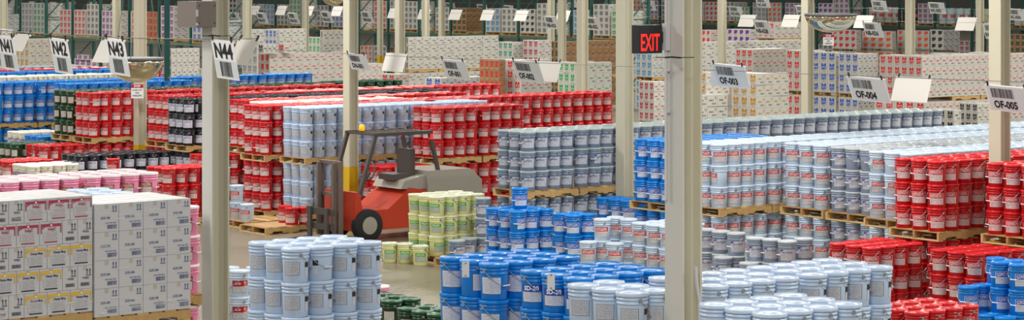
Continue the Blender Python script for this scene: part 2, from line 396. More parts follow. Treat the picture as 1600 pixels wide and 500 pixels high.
def stack(kind, x, y, desc, double=True, npal=1, nv=3, u0=0, ztop=None, layers=3, nu=None, skip=(), yaw=None, gap=.05, extra=None, start=0):
    """pails on pallets; (x, y) is the lid centre of the near corner pail of the top layer. start<0 adds pallets towards the aisle."""
    if ztop is None: ztop = (2.0 if double else 1.0) * (PH + .005) + (6 if double else 3) * LP - .005
    c = px(x, y, ztop)
    tiers = ([(0, 3), (PH + 3 * LP + .005, layers)] if double else [(ztop - layers * LP - PH, layers)])
    nm = kind.replace('sign_', '').replace('_', ' ')
    for ip in range(start, npal):
        base = off(c, ip * (4 * SU + gap), 0)
        for ti, (zb, nl) in enumerate(tiers):
            pallet_item(off(base, -SU / 2, -SV / 2 - .008), zb, desc + (', %s back' % ORD[ip - start] if npal - start > 1 else '') + (', upper tier' if double and ti else ', lower tier' if double else ''))
            for L in range(nl):
                for i in range(nu or 4):
                    for j in range(nv):
                        if (i, j, L) in skip and ip == 0 and ti == len(tiers) - 1: continue
                        p = off(base, i * SU, j * SV)
                        pail_item(kind, (p[0] + random.uniform(-.006, .006), p[1] + random.uniform(-.006, .006)), zb + PH + L * LP,
                                  '%s, %s layer, %s %s-row%s %s' % (nm, ORD[L + (3 if ti else 0)], FILE[j], ORD[i], ', %s pallet' % ORD[ip - start] if npal - start > 1 else '', desc), '%ss %s' % (nm, desc), yaw, extra)
def loose(kind, lst, desc, yaw=None, extra=None, fill=True, pal=True):
    """single pails: (x, y, lid height); pails below are filled in down to the pallet deck"""
    nm = kind.replace('sign_', '').replace('_', ' ')
    for n_, (x, y, z) in enumerate(lst):
        p = px(x, y, z); zb = z - LP; pos = (', %s stack along' % ORD[n_]) if 1 < len(lst) <= 10 else ''
        while zb > -.02:
            if pal and zb < PH - .03: break
            pail_item(kind, p, max(zb, 0), '%s%s%s %s' % (nm, ', %s layer' % ORD[int((zb + .05) / LP)] if fill and z > .6 else '', pos, desc), '%ss %s' % (nm, desc), yaw, extra, .116)
            if not fill: break
            zb -= LP
Z1, Z2 = PH + 3 * LP, 2 * PH + 6 * LP + .005
# --- nearest stacks
stack('pale_blue_pail', 462, 387, 'of the stack standing alone on the open floor', nu=4)
stack('sign_blue_pail', 772, 411, 'of the blue stack with a blank hang tag', extra='plain')
stack('sign_blue_pail', 905, 433, 'of the blue SD-20 stack', extra='sd20')
stack('pale_blue_pail', 987, 456, 'of the stack in front of the SD-20 pails', nu=2)
stack('pale_blue_pail', 1203, 488, 'of the stack below the conduit column')
stack('pale_blue_pail', 1113, 445, 'of the long pale blue stack', npal=2, gap=.07)
loose('white_pail', [(374, 422, Z1), (357, 417, Z1), (401, 417, Z1)], 'half hidden by the junction box column', yaw=14, extra='sc10')
stack('green_pail', 612, 469, 'with pale lids on the open floor', double=False, ztop=.86, layers=2, nu=2)
stack('green_pail', 684, 490, 'beside the blank tagged blue stack', double=False, ztop=.86, layers=2, nu=2)
loose('pink_pail', [(594, 446, .36)], 'alone on the floor behind the pale blue stack', pal=False)
stack('pink_pail', 190, 329, 'squeezed behind the carton pallet', yaw=-4)
stack('pink_pail', 172 - 158, 274.5 + 7.5, 'of the long pink row behind the cartons', npal=2, nu=4, start=-1)
stack('pale_blue_pail', 158, 302, 'just behind the wrapped cartons', nu=2)
# --- middle of the hall
stack('yellow_pail', 683, 307, 'of the yellow stack by the aisle', double=False)
loose('yellow_pail', [(609, 379, .36), (633, 380, .36), (657, 383.5, .36)], 'standing on the bare aisle floor', yaw=10, pal=False)
loose('grey_pail', [(714, 375, .5), (733, 371.5, .5), (755, 308.5, Z1)], 'on the broken pallet beside the yellow stack')
pallet_item(off(px(714, 375, .5), -.17, -.53), 0, 'broken load of grey pails')
stack('blue_pail', 809, 329.5, 'of the blue pile with one pail on top', double=False, nu=3)
loose('blue_pail', [(812, 293.5, Z1 + LP)], 'perched alone on top of the blue pile', fill=False)
stack('blue_pail', 896, 335.5, 'beside the white pails with red bands', double=False, nu=2, nv=2)
stack('blue_pail', 981.5, 313, 'at the foot of the yellow based column', double=False, nu=3)
loose('white_pail', [(941, 341.6, Z1), (961.5, 338.6, Z1), (982.5, 341.6, Z1), (919, 377, Z1 - LP), (961, 379.5, Z1 - LP)], 'loosely piled beside the blue pails')
stack('white_pail', 1044, 353, 'half hidden by the conduit column', double=False, nu=3)
loose('silver_pail', [(1104, 357.5, Z1), (1126.5, 360.5, Z1), (1150.5, 363.5, Z1), (1180.5, 371, Z1), (1205.5, 373, Z1), (1230, 376, Z1), (1255.5, 372, Z1), 
                      (1104, 396, Z1 - LP), (1130, 401, Z1 - LP), (1170, 410, Z1 - LP)], 'loosely piled in front of the white double stack')
pallet_item(off(px(1150.5, 363.5, Z1), -.16, -.18), 0, 'first loose load of silver pails')
pallet_item(off(px(1230, 376, Z1), -.16, -.18), 0, 'second loose load of silver pails')
pallet_item(off(px(961, 379.5, Z1 - LP), -.16, -.18), 0, 'loose load of white pails')
stack('red_pail', 1362, 386, 'of the low red load beside the pale blues', double=False)
stack('red_pail', 1524, 396, 'behind the broken load of blue pails', double=False)
stack('red_pail', 1432, 487, 'low at the end of the pale blue row', double=False)
_c = px(1513, 447, Z1 - LP)
for _i, _j, _n in ((0, 0, 2), (1, 0, 2), (1, -1, 3), (1, -2, 3), (2, 0, 3), (2, -1, 3), (2, -2, 3), (0, -1, 1), (0, -2, 1)):
    for _k in range(_n): pail_item('blue_pail', off(_c, _i * SU, _j * SV), PH + _k * LP, 'blue pail, %s layer, %s-row, file %s, broken pallet before the red pails' % (ORD[_k], ORD[_i], ('one', 'two', 'three')[-_j]), 'blue pails on the broken pallet before the red pails', random.uniform(4, 20))
pallet_item(off(_c, -.17, -.84), 0, 'broken load of blue pails', 1.22, 1.02)
loose('white_pail', [(386.5, 318.6, .5), (370, 289, .86), (349, 261, 1.22)], 'stepped on a pallet across the aisle', yaw=-20)
pallet_item(off(px(386.5, 319, .5), -.15, -.17), 0, 'stepped load of white pails')
loose('red_pail', [(445, 321, .5), (456, 324.3, .5), (477, 323.5, .5)], 'left over on the nearly empty aisle pallet')
pallet_item(px(415, 367.5, 0), 0, 'nearly empty load of three red pails', 1.22, 1.02)
# --- double height lanes
def lane(kind, x, y, desc, npal, **k): stack(kind, x, y, desc, npal=npal, **k)
lane('red_pail', 1611, 259, 'of the lane under the OF-005 sign', 5)
lane('red_pail', 1463.6, 251.5, 'of the lane beside the steel column', 7)
lane('white_pail', 1420, 240, 'of the pale lane behind the red lane', 7, start=0)
lane('silver_pail', 1358, 233, 'of the purple lettered lane', 7)
lane('white_pail', 1284, 226.5, 'of the lane beside the purple lettered pails', 8)
lane('white_pail', 1124, 225, 'of the lane facing the conduit column', 8)
lane('blue_pail', 1044, 220, 'of the lane behind the exit sign column', 2)
lane('grey_pail', 824.5, 205.5, 'of the long swoosh labelled lane', 9)
lane('red_pail', 683.5, 168.5, 'of the lane under the OF-001 sign', 2)
stack('red_pail', 602.5, 260.5, 'of the single tier in front of the OF-001 lane', double=False)
lane('pale_blue_pail', 479, 168.5, 'of the lane under the DN-001 sign', 4, yaw=None)
lane('red_pail', 416, 165.2, 'of the lane behind the DN-001 pails', 8)
lane('cream_pail', 425, 160.5, 'of the cream topped lane', 3)
lane('red_pail', 392, 156.8, 'of the lane behind the cream topped lane', 5)
lane('black_pail', 295, 154.6, 'of the black lane', 6)
lane('red_pail', 262, 150, 'of the lane behind the black lane', 8)
lane('red_pail', 147.5, 145.5, 'of the lane behind the stop sign column', 6)
lane('green_pail', 113, 142.5, 'of the green lane', 8)
lane('blue_pail', 112, 131, 'of the short blue lane', 3)
lane('blue_pail', -4, 129.5, 'of the lane under the N41 sign', 8)
lane('cream_pail', -30, 121, 'of the far cream lane', 4)
lane('blue_pail', -30, 114, 'of the farther blue lane', 4)
lane('red_pail', -30, 110.5, 'of the farthest red lane', 5)
lane('grey_pail', -30, 106, 'of the farthest grey lane', 3)
# single tiers in front of the left lanes
stack('green_pail', 26, 225, 'of the low green load under the blue lane', double=False)
stack('cream_pail', 38, 207, 'of the low cream load under the blue lane', double=False)
stack('blue_pail', 66, 213.5, 'of the low blue load under the blue lane', double=False)
stack('red_pail', 70, 228, 'of the low red load beside the green one', double=False)
stack('red_pail', 14, 252, 'of the low red load behind the pink row', double=False)
stack('cream_pail', 52, 259, 'of the low cream load behind the pink row', double=False, ztop=Z1)
stack('black_pail', 127, 243.5, 'of the low black load', double=False, npal=2, gap=.01)
loose('red_pail', [(177, 247.7, Z1)], 'alone in front of the low black load')
stack('red_pail', 264, 263, 'of the two high load behind the wrapped cartons', double=False, ztop=Z1)
stack('cream_pail', 205, 283, 'with purple bands behind the wrapped cartons', double=False, ztop=.86, layers=2, nu=2, nv=2)
stack('red_pail', 196, 273, 'low behind the cream pails', double=False, ztop=.86, layers=2, nu=2, nv=1)
stack('red_pail', 330, 243, 'of the low load beside the junction box column', double=False, npal=1)

# ---------------------------------------------------------------- cartons of the far stacks
def carton_mats(key, col, body=(196, 195, 188), glyph=(240, 238, 232), shape='H', dark=(96, 94, 92)):
    a = bpy.data.materials.new(key + '_front_print'); a.use_nodes = True; g = G(a); u, v = g.uv()
    base = lin(body)
    c = g.mx(g.rect(u, v, .2, .8, .24, .88), base, lin(col))
    if shape == 'H':
        s1 = g.rect(u, v, .46, .54, .74, .88); s2 = g.rect(u, v, .3, .7, .54, .58); s3 = g.op('MULTIPLY', g.rect(u, v, .26, .74, .28, .46), g.op('GREATER_THAN', g.noise(u, v, 14, 12), .58))
        c = g.mx(g.op('MAXIMUM', g.op('MAXIMUM', s1, s2), s3), c, lin(glyph))
    elif shape == 'leaf':
        k = g.op('ADD', g.op('POWER', g.op('SUBTRACT', u, .35), 2), g.op('POWER', g.op('SUBTRACT', v, .8), 2))
        c = g.mx(g.op('GREATER_THAN', k, .26), c, base)
    c = g.mx(g.rect(u, v, .25, .75, .08, .16), c, lin((150, 148, 144)))
    g.out(c, .55)
    b = bpy.data.materials.new(key + '_side_print'); b.use_nodes = True; g = G(b); u, v = g.uv()
    arrows = g.op('MAXIMUM', g.rect(u, v, .74, .79, .58, .86), g.rect(u, v, .84, .89, .58, .86))
    wd = g.op('MULTIPLY', g.rect(u, v, .14, .58, .44, .58), g.op('GREATER_THAN', g.noise(u, v, 16, 3), .4))
    bar = g.op('MULTIPLY', g.rect(u, v, .42, .86, .14, .3), g.op('GREATER_THAN', g.noise(u, v, 40, .1), .42))
    c = g.mx(g.op('MAXIMUM', arrows, wd), base, lin(col if shape != 'plain' else dark)); c = g.mx(bar, c, lin((130, 128, 126)))
    g.out(c, .55)
    t = mat(key + '_board', body, .5, noise=.06, nscale=5)
    return [a, b, t]
CARTON = {}
for key, col, kw in (('red', (200, 30, 40), {}), ('blue', (34, 84, 176), {}), ('gold', (172, 128, 40), {}), ('green', (20, 146, 76), {}), ('teal', (12, 132, 104), {}), ('cyan', (20, 132, 190), {}),
                     ('purple', (120, 40, 130), {}), ('black', (30, 30, 34), {}), ('maroon', (160, 24, 50), {}), ('orange', (226, 92, 50), dict(shape='leaf')), ('grey', (120, 128, 142), {}),
                     ('plain', (120, 120, 120), dict(shape='plain')), ('brown', (28, 66, 48), dict(body=(150, 112, 74), glyph=(150, 112, 74))), ('redtext', (206, 52, 52), dict(shape='plain', dark=(206, 52, 52))),
                     ('heart', (206, 44, 60), dict(shape='leaf')), ('inkleaf', (50, 50, 54), dict(shape='leaf')), ('violet', (110, 44, 150), dict(shape='leaf')), ('kraft', (176, 40, 44), dict(body=(158, 118, 80), glyph=(158, 118, 80)))):
    CARTON[key] = carton_mats(key + '_carton', col, **kw)
CNAME = {'redtext': 'red_lettered_carton', 'plain': 'plain_carton', 'brown': 'brown_carton', 'kraft': 'kraft_carton', 'inkleaf': 'ink_leaf_carton', 'heart': 'heart_print_carton', 'orange': 'orange_leaf_carton', 'violet': 'violet_leaf_carton'}
CDESC = {k: ' '.join(CNAME.get(k, k + '_print_carton').split('_')) for k in CARTON}
_cm = {}
def carton_mesh(key, du, dv, h):
    k = (key, round(du, 3), round(dv, 3), round(h, 3))
    if k not in _cm:
        g = .004
        _cm[k] = MB().box((du / 2, dv / 2, h / 2), (du - 2 * g, dv - 2 * g, h - g), mats=(0, 0, 1, 1, 2, 2)).mesh(CNAME.get(key, key + '_carton'), CARTON[key])
    return _cm[k]
def solve_u(p, x):      # distance along u from p until the photo column x
    k = (x - 800) / F; return (k * p[1] - p[0]) / (UX - k * UY)
def solve_v(p, x):
    k = (x - 800) / F; return (k * p[1] - p[0]) / (VX - k * VY)
def cartons(key, xc, yt, yb, xl, nl, xr, nr, rows, where, zb=2 * PH + 1.1, under=True, pal=True, d=None, per=5, miss=None):
    """block of cartons: near vertical edge at column xc from yt down to yb; left face to xl, right face to xr"""
    if d is None: d = F * (CAMH - zb) / (yb - YH)
    else: zb = zat(yb, d)
    p = pxd(xc, d); zt = zat(yt, d); h = (zt - zb) / rows
    Lu = solve_u(p, xr); Lv = solve_v(p, xl); du, dv = Lu / nr, Lv / nl
    def blk(z0, h, rows, tier):
        for r in range(rows):
            for i in range(nr):
                for j in range(nl):
                    if 0 < i < nr - 1 and 0 < j < nl - 1 and r < rows - 1: continue
                    if miss and miss(i, j, r) and tier: continue
                    q = off(p, i * du, j * dv); e = random.uniform(-.008, .008); q = off(q, e, e)
                    if not occupy(q, 0, du, 0, dv, z0 + r * h, z0 + (r + 1) * h, 'carton %s %s' % (key, where), .04): continue
                    pts = box_pts(q, du, dv, z0 + r * h, z0 + (r + 1) * h)
                    x = project(pts)
                    if x[:, 0].min() > 1640 or x[:, 0].max() < -40 or x[:, 1].max() < -20: continue
                    lab = '%s, %s row%s, %s' % (CDESC[key], ORD[rows - 1 - r], ', %s along end' % ORD[j] if i == 0 else ', %s along side' % ORD[i % 10] if j == 0 else '', where)
                    if not tier: lab = '%s, lower pallet, %s %s' % (CDESC[key], ORD[j] + ' along end' if i == 0 else ORD[i % 10] + ' along side', where)
                    ITEMS.append(Item(pts, ('carton', key, q, z0 + r * h, du, dv, h, lab, CDESC[key] + 's ' + where)))
    blk(zb, h, rows, 1)
    if pal:
        for a in range(max(1, round(Lu / 1.4))):
            L = Lu / max(1, round(Lu / 1.4)); pallet_item(off(p, a * L + .02, 0), zb - PH, where, L - .06, Lv, 'wooden pallets under the carton stacks')
    if under and zb > 1.0:
        n = max(2, round((zb - 2 * PH) / h)); blk(PH, (zb - 2 * PH) / n, n, 0)
    return p
cartons('red', 1441, 88, 153, 1374, 6, 1620, 18, 4, 'of the long stack beneath the NB-024 sign')
cartons('blue', 1341, 84, 147, 1310, 3, 1372, 4, 4, 'beside the long red printed stack')
cartons('blue', 1306, 82, 145, 1268, 3, 1318, 1, 4, 'next to the column with the mirror')
cartons('red', 1262, 79, 143, 1228, 3, 1290, 3, 4, 'behind the column with the mirror')
cartons('black', 1491, 172, 207, 1452, 3, 1502, 1, 2, 'before the long red printed stack', zb=.5, under=False, pal=False)
cartons('black', 1528, 162, 205, 1498, 3, 1556, 3, 3, 'low beside the long red printed stack', zb=.5, under=False, pal=False)
cartons('red', 1446, 160, 210, 1366, 5, 1456, 1, 3, 'under the long red printed stack', zb=.6, under=False, pal=False)
cartons('red', 1176, 77, 137, 1149, 3, 1228, 5, 4, 'behind the gold printed stack')
cartons('gold', 1183, 115, 187, 1143, 3, 1233, 4, 4, 'under the OF-003 sign')
cartons('gold', 1104, 113, 149, 1092, 1, 1140, 3, 2, 'beside the conduit column', d=62, under=False)
cartons('plain', 1090, 149, 222, 1080, 1, 1137, 3, 4, 'below the gold cartons', d=61.5, under=False)
cartons('plain', 1090, 66, 120, 1080, 1, 1258, 13, 4, 'of the long grey row behind the red stacks', d=88, under=False)
cartons('heart', 1110, 47, 80, 1096, 2, 1136, 2, 3, 'on the pale stack far behind', d=95, under=False)
cartons('violet', 1172, 46, 78, 1136, 4, 1184, 1, 3, 'on the pale stack far behind', d=96, under=False)
cartons('red', 1210, 35, 60, 1184, 3, 1252, 4, 2, 'on the raised pallet far behind', d=93, under=False)
cartons('cyan', 1019, 72, 121, 993, 3, 1045, 3, 4, 'under the exit sign', zb=2 * PH + 1.1)
cartons('maroon', 1022, 128, 190, 998, 3, 1042, 2, 4, 'low under the cyan cartons', d=62, under=False)
cartons('green', 908, 98, 165, 872, 4, 956, 4, 4, 'behind the yellow based far column')
cartons('kraft', 780, 93, 158, 749, 4, 790, 1, 4, 'beside the OF-002 sign')
cartons('red', 814, 94, 158, 780, 3, 862, 4, 4, 'behind the OF-002 sign', zb=2 * PH + 1.1)
cartons('brown', 883, 65, 118, 858, 3, 963, 8, 4, 'of the brown stack behind the green cartons')
cartons('teal', 801, 66, 116, 778, 3, 818, 2, 4, 'between the plain and red stacks', d=80)
cartons('maroon', 841, 63, 114, 817, 3, 862, 2, 4, 'in front of the brown stack', d=79.5)
cartons('plain', 638, 58, 109, 634, 1, 779, 12, 4, 'of the large plain stack')
cartons('blue', 690, 122, 170, 664, 2, 760, 6, 3, 'low in front of the plain stack', d=74, under=False)
cartons('red', 617, 116, 160, 596, 2, 640, 2, 3, 'beside the blank sign', d=70, under=False)
cartons('redtext', 421, 84, 141, 399, 3, 537, 9, 4, 'of the long row behind the blue lane', zb=2 * PH + 1.1)
cartons('redtext', 562, 100, 140, 548, 1, 600, 4, 3, 'right beside the cream column', d=77, under=False)
cartons('grey', 402, 72, 130, 378, 3, 404, 1, 4, 'at the end of the red lettered row', d=78, under=False)
cartons('black', 412, 69, 83, 402, 1, 434, 3, 1, 'on top of the red lettered row', d=78.5, under=False, pal=False)
cartons('red', 444, 68, 83, 434, 1, 456, 1, 1, 'on top of the red lettered row', d=79, under=False, pal=False)
cartons('plain', 394, 46, 100, 384, 1, 478, 8, 4, 'behind the red lettered row', d=95, under=False)
cartons('blue', 432, 46, 76, 414, 3, 436, 1, 2, 'against the plain row', d=92, under=False)
cartons('green', 500, 58, 96, 482, 3, 504, 1, 3, 'behind the red lettered row', d=90, under=False)
cartons('plain', 505, 47, 96, 500, 1, 540, 4, 3, 'behind the DN-001 column', d=91, under=False)
cartons('gold', 45, 61, 106, 24, 3, 88, 4, 3, 'behind the N41 sign', d=78, under=False)
cartons('plain', 4, 46, 106, -10, 1, 20, 2, 4, 'beside the N41 sign', d=84, under=False)
cartons('plain', 268, 76, 136, 262, 1, 312, 5, 4, 'behind the hanging post', d=76, under=False)
cartons('purple', 152, 93, 106, 116, 4, 154, 1, 1, 'low under the left rack', d=104, under=False)
cartons('purple', 138, 86, 94, 120, 2, 140, 1, 1, 'low under the left rack', d=104.5, under=False, pal=False)

# ---------------------------------------------------------------- green pallet racks and their loads
TEAL = mat('rack_green_paint', (28, 84, 76), .45, noise=.08); BEAMM = mat('rack_beam_paint', (70, 108, 92), .5, noise=.1)
def uvp(u, v): return (UX * u + VX * v, UY * u + VY * v)
def vray(u, x):                                         # v where row u crosses photo column x
    k = (x - 800) / F; return u * (UY * k - UX) / (VX - k * VY) if abs(VX - k * VY) > 1e-9 else 0
def crate(key, u, v, nl, nr, rows, dv, du, h, z0, where):
    for r in range(rows):
        for i in range(nr):
            for j in range(nl):
                if i > 0 and r < rows - 1 and j > 0: continue
                q = uvp(u + i * du, v + j * dv)
                pts = box_pts(q, du, dv, z0 + r * h, z0 + (r + 1) * h); x = project(pts)
                if x[:, 0].min() > 1620 or x[:, 0].max() < -20 or x[:, 1].max() < 0: continue
                if not occupy(q, 0, du, 0, dv, z0 + r * h, z0 + (r + 1) * h, 'rack', .04): continue
                ITEMS.append(Item(pts, ('carton', key, q, z0 + r * h, du, dv, h, '%s, %s row, %s along, %s' % (CDESC[key], ORD[rows - 1 - r], ORD[j], where), CDESC[key] + 's ' + where)))
BAY, DEP, DECK = 2.75, 1.1, 2.32
def rack(u, x0, x1, short, name, loads, floor_loads, hts=(4, 5, 4, 3)):
    v1, v0 = vray(u, x0), vray(u, x1); n = int((v1 - v0) / BAY) + 1; rr = random.Random(int(u))
    root = link('pallet_rack', None, None, (*uvp(u, v0), 0), T); tag(root, name, 'rack')
    post = MB().box((0, 0, 4), (.12, .12, 8)).mesh('upright', [TEAL]); foot = MB().box((0, 0, .006), (.16, .16, .012)).mesh('foot_plate', [TEAL])
    br = MB()
    for z in range(0, 7):
        br.bar((.04, 0, z + .3), (DEP - .04, 0, z + .3), .04); br.bar((.04, 0, z + .3), (DEP - .04, 0, z + 1.3), .04)
    br = br.mesh('frame_brace', [TEAL]); beam = MB().box((0, BAY / 2, 0), (.05, BAY - .09, .13)).mesh('beam', [BEAMM])
    deck = MB()
    for k in range(12): deck.box((DEP / 2, .12 + k * (BAY - .24) / 11, .055), (DEP, .02, .02))
    for k in range(4): deck.box((.1 + k * (DEP - .2) / 3, BAY / 2, .04), (.015, BAY - .1, .012))
    deck = deck.mesh('wire_deck', [STEEL])
    for i in range(n + 1):
        for a in (0, DEP):
            p = link('upright', post, root, (a, i * BAY, 0)); link('foot_plate', foot, p)
            occupy(uvp(u + a, v0 + i * BAY), -.045, .045, -.045, .045, 0, 8, 'rack post')
        link('frame_brace', br, root, (0, i * BAY, 0))
        if i == n: break
        for z in (DECK, 4.6):
            for a in (0, DEP): link('beam', beam, root, (a, i * BAY, z))
            d = link('wire_deck', deck, root, (0, i * BAY, z))
        for k in range(2):
            vv = v0 + i * BAY + .12 + k * 1.3
            for lev, src in ((DECK + .066, loads), (0, floor_loads)):
                key = src[(i * 2 + k) % len(src)]
                if not key: continue
                pallet_item(uvp(u - .04, vv), lev, '%s load in %s bay of the %s%s' % (ORD[k], ORD[i % 10], short, ' deck' if lev else ''), 1.15, 1.2, 'wooden pallets on the racks')
                rows = rr.choice(hts); h = .29
                where = '%s load, %s bay of the %s%s' % (ORD[k], ORD[i % 10], short, ' deck' if lev else ' floor')
                if key == 'drum': drum_spots.append((u, vv, lev + PH, where))
                else: crate(key, u - .04, vv + .02, 3, 3, rows, .385, .37, h, lev + PH, where)
drum_spots = []
rack(50.5, -30, 350, 'N42 rack', 'green pallet rack behind the N42 sign with purple and red cartons', ['cyan', 'blue', None, 'purple', 'kraft', 'red', None, 'purple', 'plain', 'red', 'red', None, 'teal', 'grey', None], [None, 'plain', None, 'purple', None, 'blue', 'plain', None])
rack(69, 385, 985, 'long rack', 'green pallet rack behind the plain stack with pale wrapped loads', ['green', 'plain', 'cyan', None, 'plain', 'inkleaf', 'plain', 'cyan', None, 'brown', 'plain', None, 'plain', 'plain', 'red', None, 'red', 'blue', 'plain', None], ['plain', None, None, 'brown', 'plain', 'orange', 'plain', None, 'brown', 'plain'], (4, 5, 5, 4))
rack(97, 985, 1330, 'NB-028 rack', 'green pallet rack behind the NB-028 sign with violet cartons', ['purple', 'violet', 'plain', 'purple', 'orange', 'grey', 'green', 'plain', 'heart'], ['grey', 'plain', None, 'plain', 'brown'])
rack(101, 1340, 1640, 'NB-024 rack', 'green pallet rack behind the NB-024 sign with white drums', ['drum', 'drum', 'drum', 'drum', 'drum', 'drum', 'purple', 'drum'], ['brown', 'plain', 'grey', None, 'maroon'])
# double stacks standing between the racks and the printed cartons
for key, xc, yt, yb, xl, nl, xr, nr, rows, where in (
    ('heart', 1338, 47, 77, 1300, 4, 1346, 1, 3, 'of the leaf and heart print row'), ('orange', 1394, 49, 77, 1347, 4, 1400, 1, 3, 'of the leaf and heart print row'),
    ('orange', 1452, 48, 77, 1402, 5, 1456, 1, 3, 'beside the black leaf cartons'), ('inkleaf', 1474, 47, 78, 1444, 3, 1500, 3, 3, 'behind the NB-024 column'), ('brown', 1604, 54, 84, 1576, 3, 1618, 1, 3, 'beside the NB-024 sign'),
    ('plain', 1040, 44, 72, 990, 3, 1062, 2, 3, 'behind the exit sign'), ('plain', 352, 40, 70, 330, 2, 372, 2, 3, 'behind the junction box'), ('cyan', 376, 36, 72, 366, 1, 382, 1, 3, 'behind the N44 sign')):
    cartons(key, xc, yt, yb, xl, nl, xr, nr, rows, where)
# ---------------------------------------------------------------- the two near carton pallets (frame of the lanes)
NEAR = []
ZN = 2 * PH + 3 * LP + .02
def near_block(xr_edge, yb, widths_rows, h, depth, name):
    d = F * (CAMH - ZN) / (yb - YH); p = pxd(xr_edge, d)
    return p, d
pR, dR = near_block(298, 481.5, None, .325, 1.0, 'r')
LwR = -solve_u(pR, 147.5)
pL = off(pR, -LwR - .012, .02); dL = pL[1]
ZL = zat(486, dL)
LwL = -solve_u(pL, -11)
hL = (zat(305, dL) - ZL) / 5
hR = (zat(309.5, dR) - ZN) / 4
for p, L, ht, nm in ((pL, LwL, hL * 5, 'l'), (pR, LwR, hR * 4, 'r')):
    ITEMS.append(Item(box_pts(off(p, -L, 0), L, 1.0, ZN, ZN + ht), None)); occupy(off(p, -L, 0), 0, L, 0, 1.0, 0, ZN + ht, 'near cartons')
# ---------------------------------------------------------------- choose what the photo shows
for cx in (0.0,): coverage(cx, 'vis')
for cx in (-1.5, 1.5): coverage(cx, 'side')
# pallets ------------------------------------------------------------------
_pm = {}
def pallet_parts(lu, lv):
    k = (round(lu, 2), round(lv, 2))
    if k in _pm: return _pm[k]
    st = []
    for y in (.02, lv / 2, lv - .02):                   # notched stringers along u
        z0, z1, a, b = .016, .124, .24 * lu, .76 * lu
        poly = [(0, z0), (.13 * lu, z0), (.15 * lu, z0 + .04), (.33 * lu, z0 + .04), (.35 * lu, z0), (.65 * lu, z0), (.67 * lu, z0 + .04), (.85 * lu, z0 + .04), (.87 * lu, z0), (lu, z0), (lu, z1), (0, z1)]
        st.append(MB().prism(poly, y - .019, y + .019))
    top = []; n = 7
    for i in range(n): top.append(MB().box(((i + .5) * lu / n, lv / 2, .132), (lu / n * .8, lv, .016)))
    bot = [MB().box(((i + .5) * lu / 5 if 0 < i < 4 else (.05 if i == 0 else lu - .05), lv / 2, .008), (.1, lv, .016)) for i in range(5)]
    allm = MB()
    for q in st + top + bot: allm.add(q, lambda p: p)
    r = dict(st=[q.mesh('stringer', [WOOD[i % 4]]) for i, q in enumerate(st)], top=[q.mesh('deck_board', [WOOD[(i * 3 + 1) % 4]]) for i, q in enumerate(top)],
             bot=[q.mesh('bottom_board', [WOOD[(i + 2) % 4]]) for i, q in enumerate(bot)], one=allm.mesh('wooden_pallet', [WOOD[0]]))
    _pm[k] = r; return r
FIX = lambda t: ' '.join(t.replace(' of the ', ' of the ').split())
npal = 0
for it in ITEMS:
    if not it.data or it.data[0] != 'pallet': continue
    if it.vis < 12 and it.side < 60: continue
    _, p, zb, desc, lu, lv, grp = it.data; P = pallet_parts(lu, lv)
    lab = 'wooden pallet ' + ('under the ' + desc if not desc.startswith(('of', 'with', 'in', 'be', 'at', 'on', 'half', 'low', 'just', 'squ', 'alone', 'facing', 'behind', 'against', 'near', 'next', 'right')) else 'under pails ' + desc if 'pail' in grp else 'under cartons ' + desc)
    if it.vis >= 90:
        o = link('wooden_pallet', None, None, (*p, zb), T)
        for me in P['st']: link('stringer', me, o)
        for me in P['top']: link('deck_board', me, o)
        for me in P['bot']: link('bottom_board', me, o)
    else: o = link('wooden_pallet', P['one'], None, (*p, zb), T)
    tag(o, FIX(lab), 'pallet', grp); npal += 1
# pails -------------------------------------------------------------------
def bend(b, r, z, a0, m=None):                          # wrap flat lettering on the pail wall
    return lambda p: (r * math.cos(R(-90) + R(a0) + p[0] / r), r * math.sin(R(-90) + R(a0) + p[0] / r), p[2] + z)
lett = {}
def lettering(kind):
    if kind in lett: return lett[kind]
    b = MB()
    if kind == 'sd20':
        bandm = mat('sd20_band', (24, 70, 170), .45)
        pa = patch(wall_r(.16) + .0026, wall_r(.235) + .0026, .165, .232, -48, 40); b.add(pa, lambda p: p, 0)
        b.add(text('SD-20', .046, 1.02, .03), bend(None, .1414, .201, -4), 1)
        r = b.mesh('lettering', [bandm, mat('white_ink', (238, 240, 246), .5)])
    elif kind == 'sc10':
        pa = patch(wall_r(.16) + .0026, wall_r(.235) + .0026, .150, .226, -48, 20); b.add(pa, lambda p: p, 0)
        b.add(text('SC-10', .03, .8, .03), bend(None, .1412, .190, -16), 1)
        r = b.mesh('lettering', [mat('sc10_band', (176, 22, 34), .45), mat('white_ink', (238, 240, 246), .5)])
    else:
        b.add(text('SD-20', .013, 1.0, .03), bend(None, .1402, .222, -4), 0)
        r = b.mesh('lettering', [mat('blue_ink', (40, 90, 190), .5)])
    lett[kind] = r; return r
side_lab = patch(.1350, .1392, .07, .225, 62, 84, 4)
side_lab.add(patch(.1385, .1394, .165, .22, 60, 86, 4), lambda p: p, 1)
SIDE = side_lab.mesh('side_label', [mat('side_label_print', (200, 204, 214), .5, noise=.4, nscale=60), mat('hazard_print', (36, 36, 44), .5)])
pool = {}; STUFF = {}
for it in ITEMS:
    if it.data and it.data[0] == 'pail':
        if it.vis >= 4: pool.setdefault(PK[it.data[1]]['name'], []).append(it)
        elif it.side >= 8: STUFF.setdefault(PK[it.data[1]]['name'], []).append(it)
RING_N = 0
